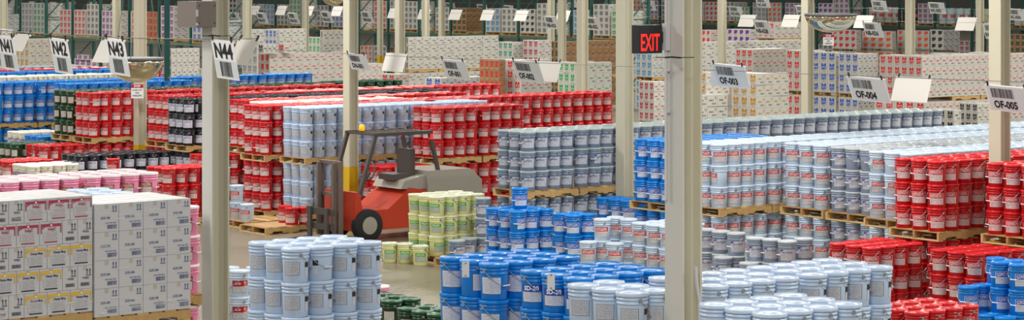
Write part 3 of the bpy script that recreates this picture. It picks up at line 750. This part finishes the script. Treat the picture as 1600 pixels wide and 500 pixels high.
for nm, lst in pool.items():
    lst.sort(key=lambda i: -i.vis)
    STUFF.setdefault(nm, []).extend(lst[300:])
    for it in lst[:300]:
        _, kind, p, zb, desc, grp, yaw, extra = it.data; K = PK[kind]
        if it.vis >= 90:
            o = link(nm, K['body'], None, (*p, zb), yaw)
            link('lid', K['lid'], o)
            la = link('label', K['label'], o); link('handle', K['handle'], o)
            if extra: link('lettering', lettering(extra), la)
            if kind == 'pale_blue_pail' and it.vis > 300: link('side_label', SIDE, o)
        else: o = link(nm, K['one'], None, (*p, zb), yaw)
        tag(o, FIX(desc), 'pail', FIX(grp))
for nm, lst in STUFF.items():
    if not lst: continue
    b = MB()
    for it in lst:
        _, kind, p, zb, desc, grp, yaw, extra = it.data
        b.add(PK[kind]['low'], lambda q: (q[0] + p[0], q[1] + p[1], q[2] + zb))
    o = link(nm + '_rows', b.mesh(nm + '_rows', PK[kind]['mats'][:2]))
    tag(o, 'far rows of %ss seen mostly as lids' % nm.replace('_', ' '), 'pails', kind='stuff')
# cartons -----------------------------------------------------------------
cpool = {}
for it in ITEMS:
    if it.data and it.data[0] == 'carton' and (it.vis >= 4 or it.side >= 30): cpool.setdefault(it.data[1], []).append(it)
for key, lst in cpool.items():
    lst.sort(key=lambda i: -i.vis); rest = MB()
    for n, it in enumerate(lst):
        _, key, q, z, du, dv, h, lab, grp = it.data
        if n < 300 and it.vis >= 4:
            tag(link(CNAME.get(key, key + '_carton'), carton_mesh(key, du, dv, h), None, (*q, z), T), lab, 'carton', grp)
        else:
            M = Matrix.Translation((*q, z)) @ Matrix.Rotation(T, 4, 'Z')
            rest.add(MB().box((du / 2, dv / 2, h / 2), (du - .008, dv - .008, h - .004), mats=(0, 0, 1, 1, 2, 2)), lambda p: M @ Vector(p))
    if rest.v: tag(link(CNAME.get(key, key + '_carton') + '_rows', rest.mesh('carton_rows', CARTON[key])), 'rear %ss half hidden in the far stacks' % CDESC[key], 'cartons', kind='stuff')

# ---------------------------------------------------------------- the two near stretch wrapped carton pallets
WB = mat('white_carton_board', (208, 209, 214), .5, noise=.03, nscale=6); SEAM = mat('carton_tape', (190, 186, 176), .4)
def lines_mat(name, ink, bg, rows=9):
    m = bpy.data.materials.new(name); m.use_nodes = True; g = G(m); u, v = g.uv()
    g.out(g.mx(g.op('MULTIPLY', textrows(g, u, v, rows, 16, .02, .98, .42), .6), lin(bg), lin(ink)), .5); return m
def put(b, o, x, z, m, y=-.0035): b.add(o, lambda p: (p[0] + x, y, p[2] + z), m)
def arrows(b, x, z, h, m):
    for dx in (-.018, .018):
        for t in ([(dx - .004, -h / 2), (dx + .004, -h / 2), (dx + .004, h * .2), (dx - .004, h * .2)], [(dx - .011, h * .15), (dx + .011, h * .15), (dx, h / 2)]):
            b.quad([(x + p, -.0035, z + q) for p, q in t], m)
    b.quad([(x - .034, -.0035, z - h / 2 - .012), (x + .034, -.0035, z - h / 2 - .012), (x + .034, -.0035, z - h / 2 - .005), (x - .034, -.0035, z - h / 2 - .005)], m)
def rect(b, x0, x1, z0, z1, m, y=-.003): b.quad([(x0, y, z0), (x1, y, z0), (x1, y, z1), (x0, y, z1)], m)
def wide_print(wd, h, word, ink, head, code):
    b = MB(); a, c = .05 * wd, .95 * wd; t = .90 * h; lo = .08 * h
    rect(b, a, c, t - .032, t, 0); rect(b, a, a + .013, lo + .11, t - .032, 0); rect(b, c - .013, c, lo + .11, t - .032, 0)
    rect(b, a + .035, c - .035, .22 * h, .55 * h, 3, -.003); rect(b, a + .045, c - .05, .10 * h, .15 * h, 2)
    put(b, text(word, .046 if len(word) < 6 else .034, .95, .03), wd * .54, .66 * h, 2)
    rect(b, wd * .5 - .011, wd * .5 + .011, t - .026, t - .006, 1, -.0042)
    b.quad([(a + .012, -.0042, t - .06), (a + .075, -.0042, t - .022), (a + .075, -.0042, t - .008), (a + .012, -.0042, t - .046)], 0)
    return b.mesh('printed_label', [head, WHITEI, ink, lines_mat('fine_print_' + word.replace(' ', '_'), (150, 110, 130) if word == 'hdqC' else (120, 120, 140), (208, 209, 214))])
WHITEI = mat('white_ink', (238, 240, 246), .5); MAR = mat('maroon_ink', (178, 56, 84), .5); YELI = mat('yellow_ink', (232, 190, 60), .5); BLUI = mat('navy_blue_ink', (52, 78, 130), .5); NAVY = mat('dark_navy_ink', (28, 36, 62), .5)
def narrow_print(wd, h, code, ink):
    b = MB(); arrows(b, wd * .72, h * .74, .07, 0); put(b, text(code, .026, .72, .02), wd * .52, h * .47, 0); put(b, barcode(wd * .6, .032, 24, 3), wd * .5, h * .2, 0)
    for q in (-1, 1): rect(b, wd * .18, wd * .82, h * .2 + q * .018 - .001, h * .2 + q * .018 + .001, 0)
    return b.mesh('printed_label', [ink])
def ship_print(wd, h):
    b = MB(); arrows(b, wd * .82, h * .84, .06, 0); put(b, text('2151-04', .030, .9, .02), wd * .44, h * .5, 0)
    for k in range(3): rect(b, wd * (.44 + .16 * k), wd * (.56 + .16 * k), h * .30, h * .335, 0); rect(b, wd * (.46 + .16 * k), wd * (.54 + .16 * k), h * .312, h * .325, 1, -.0045)
    put(b, barcode(.12, .04, 26, 5), wd * .72, h * .17, 0); rect(b, wd * .72 - .064, wd * .72 + .064, h * .17 + .021, h * .17 + .025, 0)
    return b.mesh('printed_label', [BLUI, WB])
_nb = {}
def near_carton(p, z, wd, dp, h, pr, label, grp):
    k = (round(wd, 3), round(dp, 3), round(h, 3))
    if k not in _nb:
        g = .003
        _nb[k] = (MB().box((wd / 2, dp / 2, h / 2), (wd - 2 * g, dp - 2 * g, h - g)).mesh('white_carton', [WB]), MB().box((wd / 2, dp / 2, h - .0012), (wd - .008, .05, .003)).box((wd / 2, .0026, h - .03), (.05, .0012, .05)).mesh('packing_tape', [SEAM]))
    o = link('white_carton', _nb[k][0], None, (*p, z), T); link('packing_tape', _nb[k][1], o)
    if pr: link('printed_label', pr, o)
    tag(o, label, 'carton', grp)
tot = 3 * 1.5 + 2; wn = LwL / tot; ww = wn * 1.5
PR = {('w', 1): wide_print(ww, hL, 'hdqC', MAR, MAR, 'NEUTRAL'), ('n', 1): narrow_print(wn, hL, '*470202', NAVY), ('w', 0): wide_print(ww, hL, 'Damp Mop', NAVY, YELI, 'FLOOR'), ('n', 0): narrow_print(wn, hL, '*473002', NAVY)}
for r in range(5):
    seq = 'nnwww' if r % 2 == 0 else 'wwwnn'; x = -LwL; hd = 1 if r >= 3 else 0
    for q, c in enumerate(seq):
        wd = ww if c == 'w' else wn; dp = .205 if c == 'w' else .30
        nb = (5 if c == 'w' else 3) if r == 4 else 1
        for b_ in range(nb):
            lab = 'white carton, %s row, %s along, %s' % (ORD[4 - r], ORD[q], ('maroon hdqC label' if hd else 'yellow Damp Mop label') if c == 'w' else 'printed with code %s' % ('470202' if hd else '473002')) if b_ == 0 else 'white carton top, hdqC pallet, %s row, %s along' % (ORD[b_], ORD[q])
            near_carton(off(pL, x, b_ * dp), ZL + r * hL, wd, dp, hL, PR[(c, hd)] if b_ == 0 else None, lab, 'cartons of the hdqC and Damp Mop pallet')
        x += wd
SP = ship_print(LwR / 4, hR)
for r in range(4):
    for q in range(4):
        for b_ in range(4 if r == 3 else 1):
            near_carton(off(pR, -LwR + q * LwR / 4, b_ * .25), ZN + r * hR, LwR / 4, .25, hR, SP if b_ == 0 else None,
                        'white carton printed 2151-04 in blue, %s row, %s along' % (ORD[3 - r], ORD[q]) if b_ == 0 else 'white carton top, 2151-04 pallet, %s row, %s along' % (ORD[b_], ORD[q]), 'cartons of the 2151-04 pallet')
for p, L, nm, ZN in ((pL, LwL, 'hdqC carton load', ZL), (pR, LwR, '2151-04 carton load', ZN)):
    P = pallet_parts(L, 1.0)
    for zz, w_ in ((ZN - PH, 'upper'), (0, 'lower')):
        o = link('wooden_pallet', None, None, (*off(p, -L, 0), zz), T)
        for me in P['st']: link('stringer', me, o)
        for me in P['top']: link('deck_board', me, o)
        for me in P['bot']: link('bottom_board', me, o)
        tag(o, '%s wooden pallet of the %s' % (w_, nm), 'pallet', 'wooden pallets under the carton stacks')
    for q in range(4):
        for b_ in range(2): near_carton(off(p, -L + q * L / 4, b_ * .5), PH, L / 4, .5, ZN - 2 * PH - .001, None, 'tall white carton, lower pallet of the %s, %s along' % (nm, ORD[q]), 'lower cartons of the ' + nm)
FILM = film_mat()
for p, L, ht, nm in ((pL, LwL, hL * 5, 'hdqC'), (pR, LwR, hR * 4, '2151-04')):
    wr = link('stretch_wrap', None, None, (*p, ZL if nm == 'hdqC' else ZN), T); tag(wr, 'clear plastic stretch wrap bands around the %s cartons' % nm, 'stretch wrap')
    for z0, z1, hh in ((.02, .06, .10), (ht * .18, ht * .05, .03), (ht * .36, ht * .52, .035), (ht * .62, ht * .5, .03), (ht * .8, ht * .95, .05), (ht * .90, ht * .84, .03)):
        n = 14; b = MB()
        for k in range(n):
            xa, xb = -L + L * k / n, -L + L * (k + 1) / n; za, zb_ = z0 + (z1 - z0) * k / n, z0 + (z1 - z0) * (k + 1) / n; ya, yb_ = -.010 - .004 * (k % 2), -.010 - .004 * ((k + 1) % 2)
            b.quad([(xa, ya, za), (xb, yb_, zb_), (xb, yb_ - .002, zb_ + hh), (xa, ya - .002, za + hh)])
        link('wrap_band', b.mesh('wrap_band', [FILM]), wr)

# ---------------------------------------------------------------- wires and hanging location signs
PANEL = mat('sign_panel_white', (238, 239, 244), .45); PGREY = mat('sign_barcode_ground', (212, 219, 224), .45); PBACK = mat('sign_back_cream', (206, 203, 197), .5)
def onwire(xcol, dcol, x):                              # point of the wire (along v through a column) at photo column x
    p = pxd(xcol, dcol); k = (x - 800) / F; s_ = (k * p[1] - p[0]) / (VX - k * VY); return off(p, 0, s_)
def wire(xcol, dcol, xa, xb, z, lab):
    a, b = onwire(xcol, dcol, xa), onwire(xcol, dcol, xb); n = 12; P = []
    for i in range(n + 1):
        t = i / n; P.append((a[0] + (b[0] - a[0]) * t, a[1] + (b[1] - a[1]) * t, z - .06 * math.sin(math.pi * t)))
    tag(link('sign_wire', MB().tube(P, .006, 4).mesh('sign_wire', [STEEL])), lab, 'wire')
def tent(name, p, ztop, wd, ht, lean, roll, txt, label, grp=None, style='wide', back=False, zw=None):
    """hanging sheet folded over the wire; x runs along -v, lean>0 swings the hem towards +u"""
    ex = Vector((-VX, -VY, -math.sin(roll))); U = Vector((UX, UY, 0)); dn = Vector((UX * lean, UY * lean, -1)); O = Vector((*p, ztop))
    nrm = -(U + Vector((0, 0, lean))).normalized()
    f = lambda q: O + ex * q[0] + dn * (-q[2]) + nrm * (-q[1])
    b = MB().box((0, 0, -ht / 2), (wd, .004, ht))
    m = MB(); m.add(b, f); o = link(name, m.mesh(name, [PBACK if not txt else PANEL])); tag(o, label, 'sign', grp)
    for s_ in (-.42, .42):
        c = MB(); c.add(MB().box((s_ * wd, 0, .02), (.03, .012, .07)), f); link('clip', c.mesh('clip', [INK]), o)
    fold = MB().box((0, .012, -.012), (wd, .02, .02)); fm = MB(); fm.add(fold, f); link('fold', fm.mesh('fold', [PANEL]), o)
    if back:
        dn2 = Vector((UX * .46 + VX * .62, UY * .46 + VY * .62, -1)); g = lambda q: O + ex * q[0] + dn2 * (-q[2]) - nrm * (.02 + .05 * -q[2])
        m = MB(); m.add(MB().box((0, 0, -ht * .53), (wd, .004, ht * 1.06)), g); link('rear_panel', m.mesh('rear_panel', [PANEL]), o)
    if txt:
        t = MB()
        if style == 'wide':
            t.add(MB().quad([(-wd * .47, -.004, -ht * .95), (wd * .47, -.004, -ht * .95), (wd * .47, -.004, -ht * .04), (-wd * .47, -.004, -ht * .04)]), f, 1)
            T_ = text(txt, ht * .31, .95, .04); t.add(T_, lambda q: f((q[0] - wd * .10, -.007, q[2] - ht * .73)), 0)
            t.add(barcode(wd * .5, ht * .36, 22, len(txt) + ord(txt[-1])), lambda q: f((q[0] - wd * .13, -.007, q[2] - ht * .29)), 0)
        else:
            t.add(MB().quad([(-wd * .47, -.004, -ht * .96), (wd * .47, -.004, -ht * .96), (wd * .47, -.004, -ht * .52), (-wd * .47, -.004, -ht * .52)]), f, 1)
            T_ = text(txt, ht * .40, .95, .03); t.add(T_, lambda q: f((q[0], -.007, q[2] - ht * .27)), 0)
            t.add(barcode(wd * .5, ht * .38, 18, ord(txt[-1])), lambda q: f((q[0], -.007, q[2] - ht * .74)), 0)
        link('lettering', t.mesh('lettering', [INK, PGREY]), o)
    return o
C0 = (976, 42.1)
for nm, x, y, back, ln in (('DN-001', 556, 84.5, 0, .42), ('OF-001', 707, 94, 0, .4), ('OF-002', 820, 96, 0, .4), ('OF-003', 1137, 101, 1, .38), ('OF-004', 1352, 121, 0, .4), ('OF-005', 1572, 135, 0, .36)):
    p = onwire(*C0, x); sc = {'DN-001': .84, 'OF-001': .93}.get(nm, .97)
    tent('location_sign', p, zat(y, p[1]), .88 * sc, .41 * sc, ln, R(2.0), nm, 'white hanging sign reading %s with barcode' % nm, 'hanging lane signs', 'wide', back)
for x, y, nb_ in ((620, 83, 'DN-001'), (858, 96, 'OF-002'), (1428, 121, 'OF-004')):
    p = onwire(976, 44.2, x); tent('location_sign', p, zat(y, p[1]), .80, .40, -.32, R(.5), None, 'blank back of a hanging sign beside the %s sign' % nb_, 'hanging lane signs', 'wide')
wire(*C0, 150, 1640, zat(97, 42.9), 'thin steel wire carrying the OF signs')
for nm, x, y in (('N41', 8, 57), ('N42', 91, 60.5), ('N43', 179, 61), ('N44', 347, 63)):
    p = onwire(337, 26.9, x); tent('location_sign', p, zat(y, p[1]), .50, .455, .19, R(2.4), nm, 'white hanging sign reading %s with barcode' % nm, 'hanging N lane signs', 'tall')
for x, y, nb_ in ((36, 53, 'N41'), (172, 62, 'N43'), (388, 62, 'N44')):
    p = onwire(337, 28.4, x); tent('location_sign', p, zat(y, p[1]), .46, .24 if x == 36 else .3, -.5, 0, None, 'blank back of a hanging sign behind the %s sign' % nb_, 'hanging N lane signs')
wire(337, 26.9, -60, 400, zat(58, 26.9), 'thin steel wire carrying the N signs')
NBT = [(33, 10, '046'), (70, 12, '045'), (107, 14, '044'), (148, 16, '043'), (187, 17, '042'), (229, 19, '041'), (272, 19, '040'), (365, 20, '038'), (407, 20, '037'), (456, 20, '036'), (508, 18, '035'), (571, 18, '034'), (859, 25.5, '033'), (924, 27, '032'), (1189, 32.5, '028'), (1361, 35, '026'), (1550, 37, '024')]
for x, y, t in NBT:
    p = onwire(1422, 79, x); tent('location_sign', p, zat(y, p[1]), .86, .52, .4, R(1.5), 'NB-' + t, 'small hanging sign reading NB-%s' % t, 'hanging NB signs')
for i, (x, y) in enumerate(((21, 0), (51, 2), (83, 3), (113, 3), (146, 3), (180, 3), (400, 9), (442, 9), (484, 9.5), (529, 10), (618, 13), (665, 14.5), (714, 15), (764, 15.5), (817, 16), (882, 16.5), (1170, 23), (1238, 23), (1352, 24), (1512, 27))):
    p = onwire(1422, 82, x); tent('location_sign', p, zat(y, p[1]), .84, .46, -.42, 0, None, 'blank cream back of a small hanging sign %s NB-%s' % ('beyond' if i % 2 else 'before', min(NBT, key=lambda q: abs(q[0] - x))[2]), 'hanging NB signs')
wire(1422, 79, -60, 1680, zat(33, 79), 'thin steel wire carrying the NB signs')
for x, y, t in ((702, 4.5, '044'), (752, 7, '043'), (793, 8.5, '042'), (862, 10, '041'), (950, 12, '040'), (1012, 1, '039'), (1148, 10, '036'), (1253, 9, '034'), (1372, 1, '033'), (1462, 4, '032'), (1586, 14, '030'), (612, 0, '045'), (890, -3, '046'), (1190, -4, '047')):
    p = onwire(1422, 101, x); tent('location_sign', p, zat(y, p[1]), .9, .48, .36, R(1.5), 'NC-' + t, 'tiny far hanging sign reading NC-%s' % t, 'hanging NC signs')
wire(1422, 101, -60, 1680, zat(13, 101), 'thin steel wire carrying the NC signs')

# ---------------------------------------------------------------- things fixed to the columns
BOXM = mat('junction_box_paint', (128, 118, 112), .5, .2, noise=.06, nscale=30)
p = off(COLPOS[337], -.385, -.215); z0, z1 = zat(42.5, 27.2), zat(2, 27.2)
jb = link('junction_box', MB().box((.132, .225, (z1 - z0) / 2), (.264, .45, z1 - z0)).mesh('junction_box', [BOXM]), None, (*p, z0), T)
tag(jb, 'flat grey steel junction box bolted to the column', 'electrical box')
link('door', MB().box((.132, -.006, (z1 - z0) / 2), (.25, .012, z1 - z0 - .012)).mesh('door', [BOXM]), jb)
bl = MB()
for a in (.03, .235):
    for c in (.05, z1 - z0 - .05): bl.box((a, -.014, c), (.014, .006, .014))
link('screw', bl.mesh('screw', [INK]), jb); link('latch', MB().box((-.004, -.02, .17), (.02, .02, .08)).box((-.004, -.02, .04), (.02, .02, .03)).mesh('latch', [mat('latch_zinc', (200, 204, 208), .4, .5)]), jb)
EXB = mat('exit_sign_housing', (36, 34, 40), .45); EXR = mat('exit_letters_lit', (255, 36, 30), .4, emit=2.2)
d = 20.35; p = pxd(997.5, d); z0, z1 = zat(84, d), zat(39.5, d)
ex = link('exit_sign', MB().box((.14, .045, (z1 - z0) / 2), (.28, .09, z1 - z0)).mesh('exit_sign', [EXB]), None, (*p, z0), T)
tag(ex, 'lit exit sign with red letters on a dark box', 'exit sign')
t = MB(); t.add(text('EXIT', .15, .52, .012), lambda q: (q[0] + .138, -.004, q[2] + .098)); link('lettering', t.mesh('lettering', [EXR]), ex)
link('bracket', MB().box((.295, .045, .14), (.03, .05, .1)).bar((.29, .045, .14), (.36, .2, .14), .03).mesh('bracket', [EXB]), ex)
PIPE = mat('conduit_grey', (206, 206, 210), .4)
p = off(COLPOS[1068], -CS / 2 - .03, .07)
cd = link('conduit', MB().tube([(0, 0, 3.3), (0, 0, 3.6), (0, 0, 7)], .013, 8).mesh('conduit', [PIPE]), None, (*p, 0), T); tag(cd, 'thin grey conduit running down the column by the exit sign', 'conduit')
link('junction_fitting', MB().box((0, 0, zat(58, 20.5)), (.05, .06, .24)).mesh('junction_fitting', [PIPE]), cd)
link('strap', MB().box((.008, 0, zat(110, 20.5)), (.016, .07, .02)).box((.008, 0, zat(175, 20.5)), (.016, .07, .02)).mesh('strap', [PIPE]), cd)
p = off(COLPOS[1068], CS * .12, -CS / 2 - .035)
cd = link('conduit', MB().tube([(.02, 0, 0), (.02, 0, zat(470, 20.5)), (-.03, -.02, zat(440, 20.5)), (-.05, -.03, zat(415, 20.5))], .016, 8).mesh('conduit', [PIPE]), None, (*p, 0), T); tag(cd, 'grey conduit bending up the foot of the exit sign column', 'conduit')
for x, y, dd, lab in ((336, 55.6, 27.25, 'N44'), (1048, 89, 20.4, 'exit')):
    p = pxd(x, dd); tag(link('wire_clamp', MB().tube([(-.06, -.14, 0), (0, -.14, .004), (.08, -.15, -.002)], .008, 5).tube([(-.14, -.1, .0), (-.06, -.14, 0)], .004, 4).tube([(.08, -.15, 0), (.2, -.1, 0)], .004, 4).mesh('wire_clamp', [INK]), None, (*p, zat(y, dd))), 'black wire clamp on the %s sign column' % lab, 'clamp')
# dome mirrors
CHROME = mat('mirror_chrome', (214, 204, 178), .06, 1.0); RIMM = mat('mirror_rim', (96, 96, 98), .5)
def mirror(x, y, d, rad, dep, ztop, lab):
    p = pxd(x, d); z = zat(y, d); pr = [(rad * math.cos(R(a)), -dep * math.sin(R(a))) for a in range(0, 90, 9)] + [(0, -dep)]
    o = link('dome_mirror', MB().lathe(pr, 40).mesh('dome_mirror', [CHROME]), None, (*p, z)); tag(o, lab, 'mirror')
    link('rim', MB().lathe([(rad * .96, -.01), (rad * 1.02, -.012), (rad * 1.02, .03), (rad * .96, .032)], 40).mesh('rim', [RIMM]), o)
    b = MB()
    for k in range(3):
        a = 2 * math.pi * k / 3 + .5; b.tube([(rad * .95 * math.cos(a), rad * .95 * math.sin(a), .02), (.03 * math.cos(a), .03 * math.sin(a), ztop)], .006, 4)
    link('hanging_chain', b.mesh('hanging_chain', [STEEL]), o); return o
mirror(212, 93, 37, .46, .37, 2.2, 'silver half dome safety mirror above the stop sign')
mirror(1298, 24, 40, .445, .30, 2.0, 'silver half dome safety mirror beside the NB-026 sign')
mirror(521, -5, 92, .45, .36, 2.0, 'small far silver half dome safety mirror')
def stop_sign(x0, x1, y0, y1, d, lab):
    p = pxd((x0 + x1) / 2, d); wd = (x1 - x0) * d / F; ht = (y1 - y0) * d / F
    o = link('stop_sign', MB().box((0, 0, 0), (wd, .006, ht)).mesh('stop_sign', [PANEL]), None, (*p, zat((y0 + y1) / 2, d))); tag(o, lab, 'sign')
    link('red_header', MB().box((0, -.004, ht * .36), (wd, .003, ht * .26)).mesh('red_header', [mat('stop_red', (176, 26, 40), .5)]), o)
    t = MB(); t.add(text('STOP', ht * .15, 1, .04), lambda q: (q[0], -.008, q[2] + ht * .36), 1)
    for k, w_ in enumerate(('LOOK OUT', 'FOR', 'FORKLIFTS')): t.add(text(w_, ht * .13, .8, .03), lambda q: (q[0], -.006, q[2] + ht * (.08 - .2 * k)), 0)
    link('lettering', t.mesh('lettering', [INK, WHITEI]), o)
    return o
stop_sign(205, 224, 131.5, 153.5, 55.6, 'stop look out for forklifts sign on the cream column')
stop_sign(1286, 1303, 53.5, 71, 76, 'stop look out for forklifts sign below the far mirror')
# hanging green post
d = 34; p = pxd(261, d); wd = 10.7 * d / F; zb = zat(126.5, d)
hp = link('hanging_post', MB().box((0, 0, (12 - zb) / 2), (wd * .8, wd * .7, 12 - zb)).mesh('hanging_post', [mat('post_dark_teal', (18, 74, 72), .4)]), None, (*p, zb), R(12)); tag(hp, 'dark teal steel post hanging down from the roof', 'post')
link('end_bolt', MB().lathe([(.018, 0), (.018, .012), (.008, .016)], 12, (wd * .22, -wd * .35, .05), axis='Y').mesh('end_bolt', [STEEL]), hp)
# fire extinguisher by the far yellow column
p = off(COLPOS[910], -.23, 0); o = link('fire_extinguisher', MB().lathe([(.07, 0), (.075, .02), (.075, .34), (.05, .4), (.025, .42), (.025, .46)], 14).mesh('fire_extinguisher', [mat('extinguisher_red', (204, 60, 24), .35)]), None, (*p, zat(199, 65.3))); tag(o, 'orange fire extinguisher beside the yellow column base', 'extinguisher')
link('hose', MB().tube([(.02, 0, .45), (.11, -.03, .4), (.13, -.05, .2)], .015, 6).box((0, 0, .48), (.12, .03, .03)).mesh('hose', [INK]), o)
# drums on the far rack
DR = MB().lathe([(.27, 0), (.29, .02), (.29, .28), (.3, .3), (.29, .32), (.29, .58), (.3, .6), (.29, .62), (.29, .86), (.27, .9), (.05, .9), (.05, .93), (0, .93)], 20)
for i, (u, v, z, where) in enumerate(drum_spots):
    for k in range(2):
        q = uvp(u + .3, v + .32 + .6 * k); x = project([(*q, z)])[0]
        if not -20 < x[0] < 1620: continue
        key = ('white', 'white', 'pale_green', 'pale_green', 'ice_blue', 'ice_blue', 'black')[i % 7]
        cm = mat('drum_' + key, {'white': (216, 216, 210), 'pale_green': (204, 212, 184), 'ice_blue': (190, 212, 216), 'black': (46, 46, 54)}[key], .4)
        o = link('plastic_drum', DR.mesh('plastic_drum', [cm]), None, (*q, z)); tag(o, '%s plastic drum, %s drum, %s' % (key.replace('_', ' '), ORD[k], where), 'drum', 'drums on the far rack')
        link('drum_label', MB().add(patch(.294, .294, .35, .55, -30, 30, 6), lambda q: q).mesh('drum_label', [mat('drum_label_print', (220, 90, 90) if i % 2 else (120, 190, 120), .5)]), o)
# ---------------------------------------------------------------- forklift crossing the aisle (at rest)
ORG = mat('forklift_orange', (188, 60, 34), .35); FGR = mat('forklift_grey', (158, 154, 144), .45, noise=.06); DKM = mat('forklift_dark_grey', (74, 66, 64), .5); MST = mat('forklift_mast_grey', (112, 98, 92), .5); TYRE = mat('tyre_rubber', (30, 30, 31), .8)
fk = link('forklift', None, None, (*off(pxd(604, 46.8), 0, 0), 0), T); tag(fk, 'orange forklift with grey counterweight crossing the aisle', 'forklift')
link('chassis', MB().prism([(-1.15, .22), (.55, .22), (.62, .5), (.62, .95), (.2, 1.02), (-.35, .62), (-.95, .62), (-1.05, 1.0), (-1.15, 1.0)], -.55, .55).mesh('chassis', [ORG]), fk)
link('counterweight', MB().prism([(.62, .25), (1.72, .3), (2.0, .55), (2.0, 1.1), (1.7, 1.34), (.62, 1.34)], -.57, .57).mesh('counterweight', [FGR]), fk)
link('hood', MB().prism([(.0, 1.0), (.62, .97), (.62, 1.26), (.1, 1.16)], -.5, .5).mesh('hood', [FGR]), fk)
sf = link('seat', MB().box((.22, 0, 1.22), (.5, .5, .12)).box((.48, 0, 1.5), (.12, .48, .55)).mesh('seat', [DKM]), fk)
g = MB()
for yy in (-.5, .5):
    g.bar((-1.0, yy, .95), (-.62, yy, 2.1), .07); g.bar((.95, yy, 1.25), (.72, yy, 2.1), .07); g.bar((-.66, yy, 2.12), (.78, yy, 2.12), .07)
for k in range(7): g.bar((-.62 + k * .22, -.5, 2.12), (-.62 + k * .22, .5, 2.12), .045)
link('overhead_guard', g.mesh('overhead_guard', [DKM]), fk)
ms = MB()
for yy in (-.34, .34): ms.box((-1.36, yy, .86), (.11, .07, 1.5)); ms.box((-1.46, yy * .8, .86), (.08, .06, 1.45))
for zz in (.35, .95, 1.58): ms.box((-1.36, 0, zz), (.08, .74, .07))
mo = link('mast', ms.mesh('mast', [MST]), fk); link('lift_cylinder', MB().lathe([(.04, .2), (.04, 1.5)], 10, (-1.3, 0, 0)).mesh('lift_cylinder', [STEEL]), mo)
link('carriage', MB().box((-1.6, 0, .32), (.06, .95, .12)).box((-1.6, 0, .62), (.06, .95, .12)).mesh('carriage', [DKM]), fk)
fm = MB().prism([(-1.63, .08), (-2.4, .06), (-2.4, .075), (-1.68, .125), (-1.68, .7), (-1.63, .7)], -.06, .06).mesh('fork', [DKM])
for yy in (-.3, .3): link('fork', fm, fk, (0, yy, 0))
for xx, rr_, yy in ((-.85, .33, -.5), (-.85, .33, .5), (1.15, .27, -.48), (1.15, .27, .48)):
    wl = link('wheel', MB().lathe([(rr_ * .55, -.1), (rr_ * .95, -.1), (rr_, -.07), (rr_, .07), (rr_ * .95, .1), (rr_ * .55, .1)], 24, axis='Y').mesh('wheel', [TYRE]), fk, (xx, yy * 1.08, rr_))
    link('hub', MB().lathe([(rr_ * .55, -.105), (rr_ * .5, -.11), (.05, -.08), (.05, .08), (rr_ * .5, .11), (rr_ * .55, .105)], 16, axis='Y').mesh('hub', [FGR]), wl)
st = MB(); st.tube([(-.42 + .05 * math.cos(a), .17 * math.sin(a), 1.33 + .17 * math.cos(a)) for a in [2 * math.pi * k / 16 for k in range(16)]], .016, 6, 0, True); st.bar((-.7, 0, .9), (-.42, 0, 1.33), .05)
link('steering_wheel', st.mesh('steering_wheel', [DKM]), fk)
link('tail_light', MB().box((.74, -.52, 2.03), (.06, .06, .1)).box((.74, .52, 2.03), (.06, .06, .1)).mesh('tail_light', [mat('tail_light_red', (255, 40, 40), .3, emit=1.5)]), fk)
link('warning_beacon', MB().lathe([(.06, 2.15), (.06, 2.2), (.05, 2.27), (0, 2.29)], 12, (-.4, .3, 0)).mesh('warning_beacon', [mat('beacon_amber', (240, 180, 30), .3, emit=.8)]), fk)
# sheet of board left on the aisle pallet, hang tags on the blue pails
p = px(415, 367.5, 0); tag(link('slip_sheet', MB().box((.62, .5, .0), (1.0, .9, .006)).mesh('slip_sheet', [mat('slip_sheet_board', (186, 150, 108), .8, noise=.1)]), None, (*p, PH + .004), T), 'brown board slip sheet on the nearly empty aisle pallet', 'slip sheet')
TAG = mat('hang_tag_white', (216, 218, 222), .5)
for x, y, lab in ((727.5, 421, 'plain blue'), (861, 440, 'blue SD-20')):
    d = 22.15 if x < 800 else 21.3
    q = pxd(x, d); o = link('hang_tag', MB().box((0, 0, 0), (.07, .004, .15)).mesh('hang_tag', [TAG]), None, (*q, zat(y, d)), R(4)); tag(o, 'blank white hang tag on the %s pail rim' % lab, 'tag')
    link('eyelet', MB().lathe([(.008, 0), (.006, .003), (0, .003)], 10, (0, -.006, .06), axis='Y').lathe([(.008, 0), (.006, .003), (0, .003)], 10, (0, -.006, -.06), axis='Y').mesh('eyelet', [STEEL]), o)
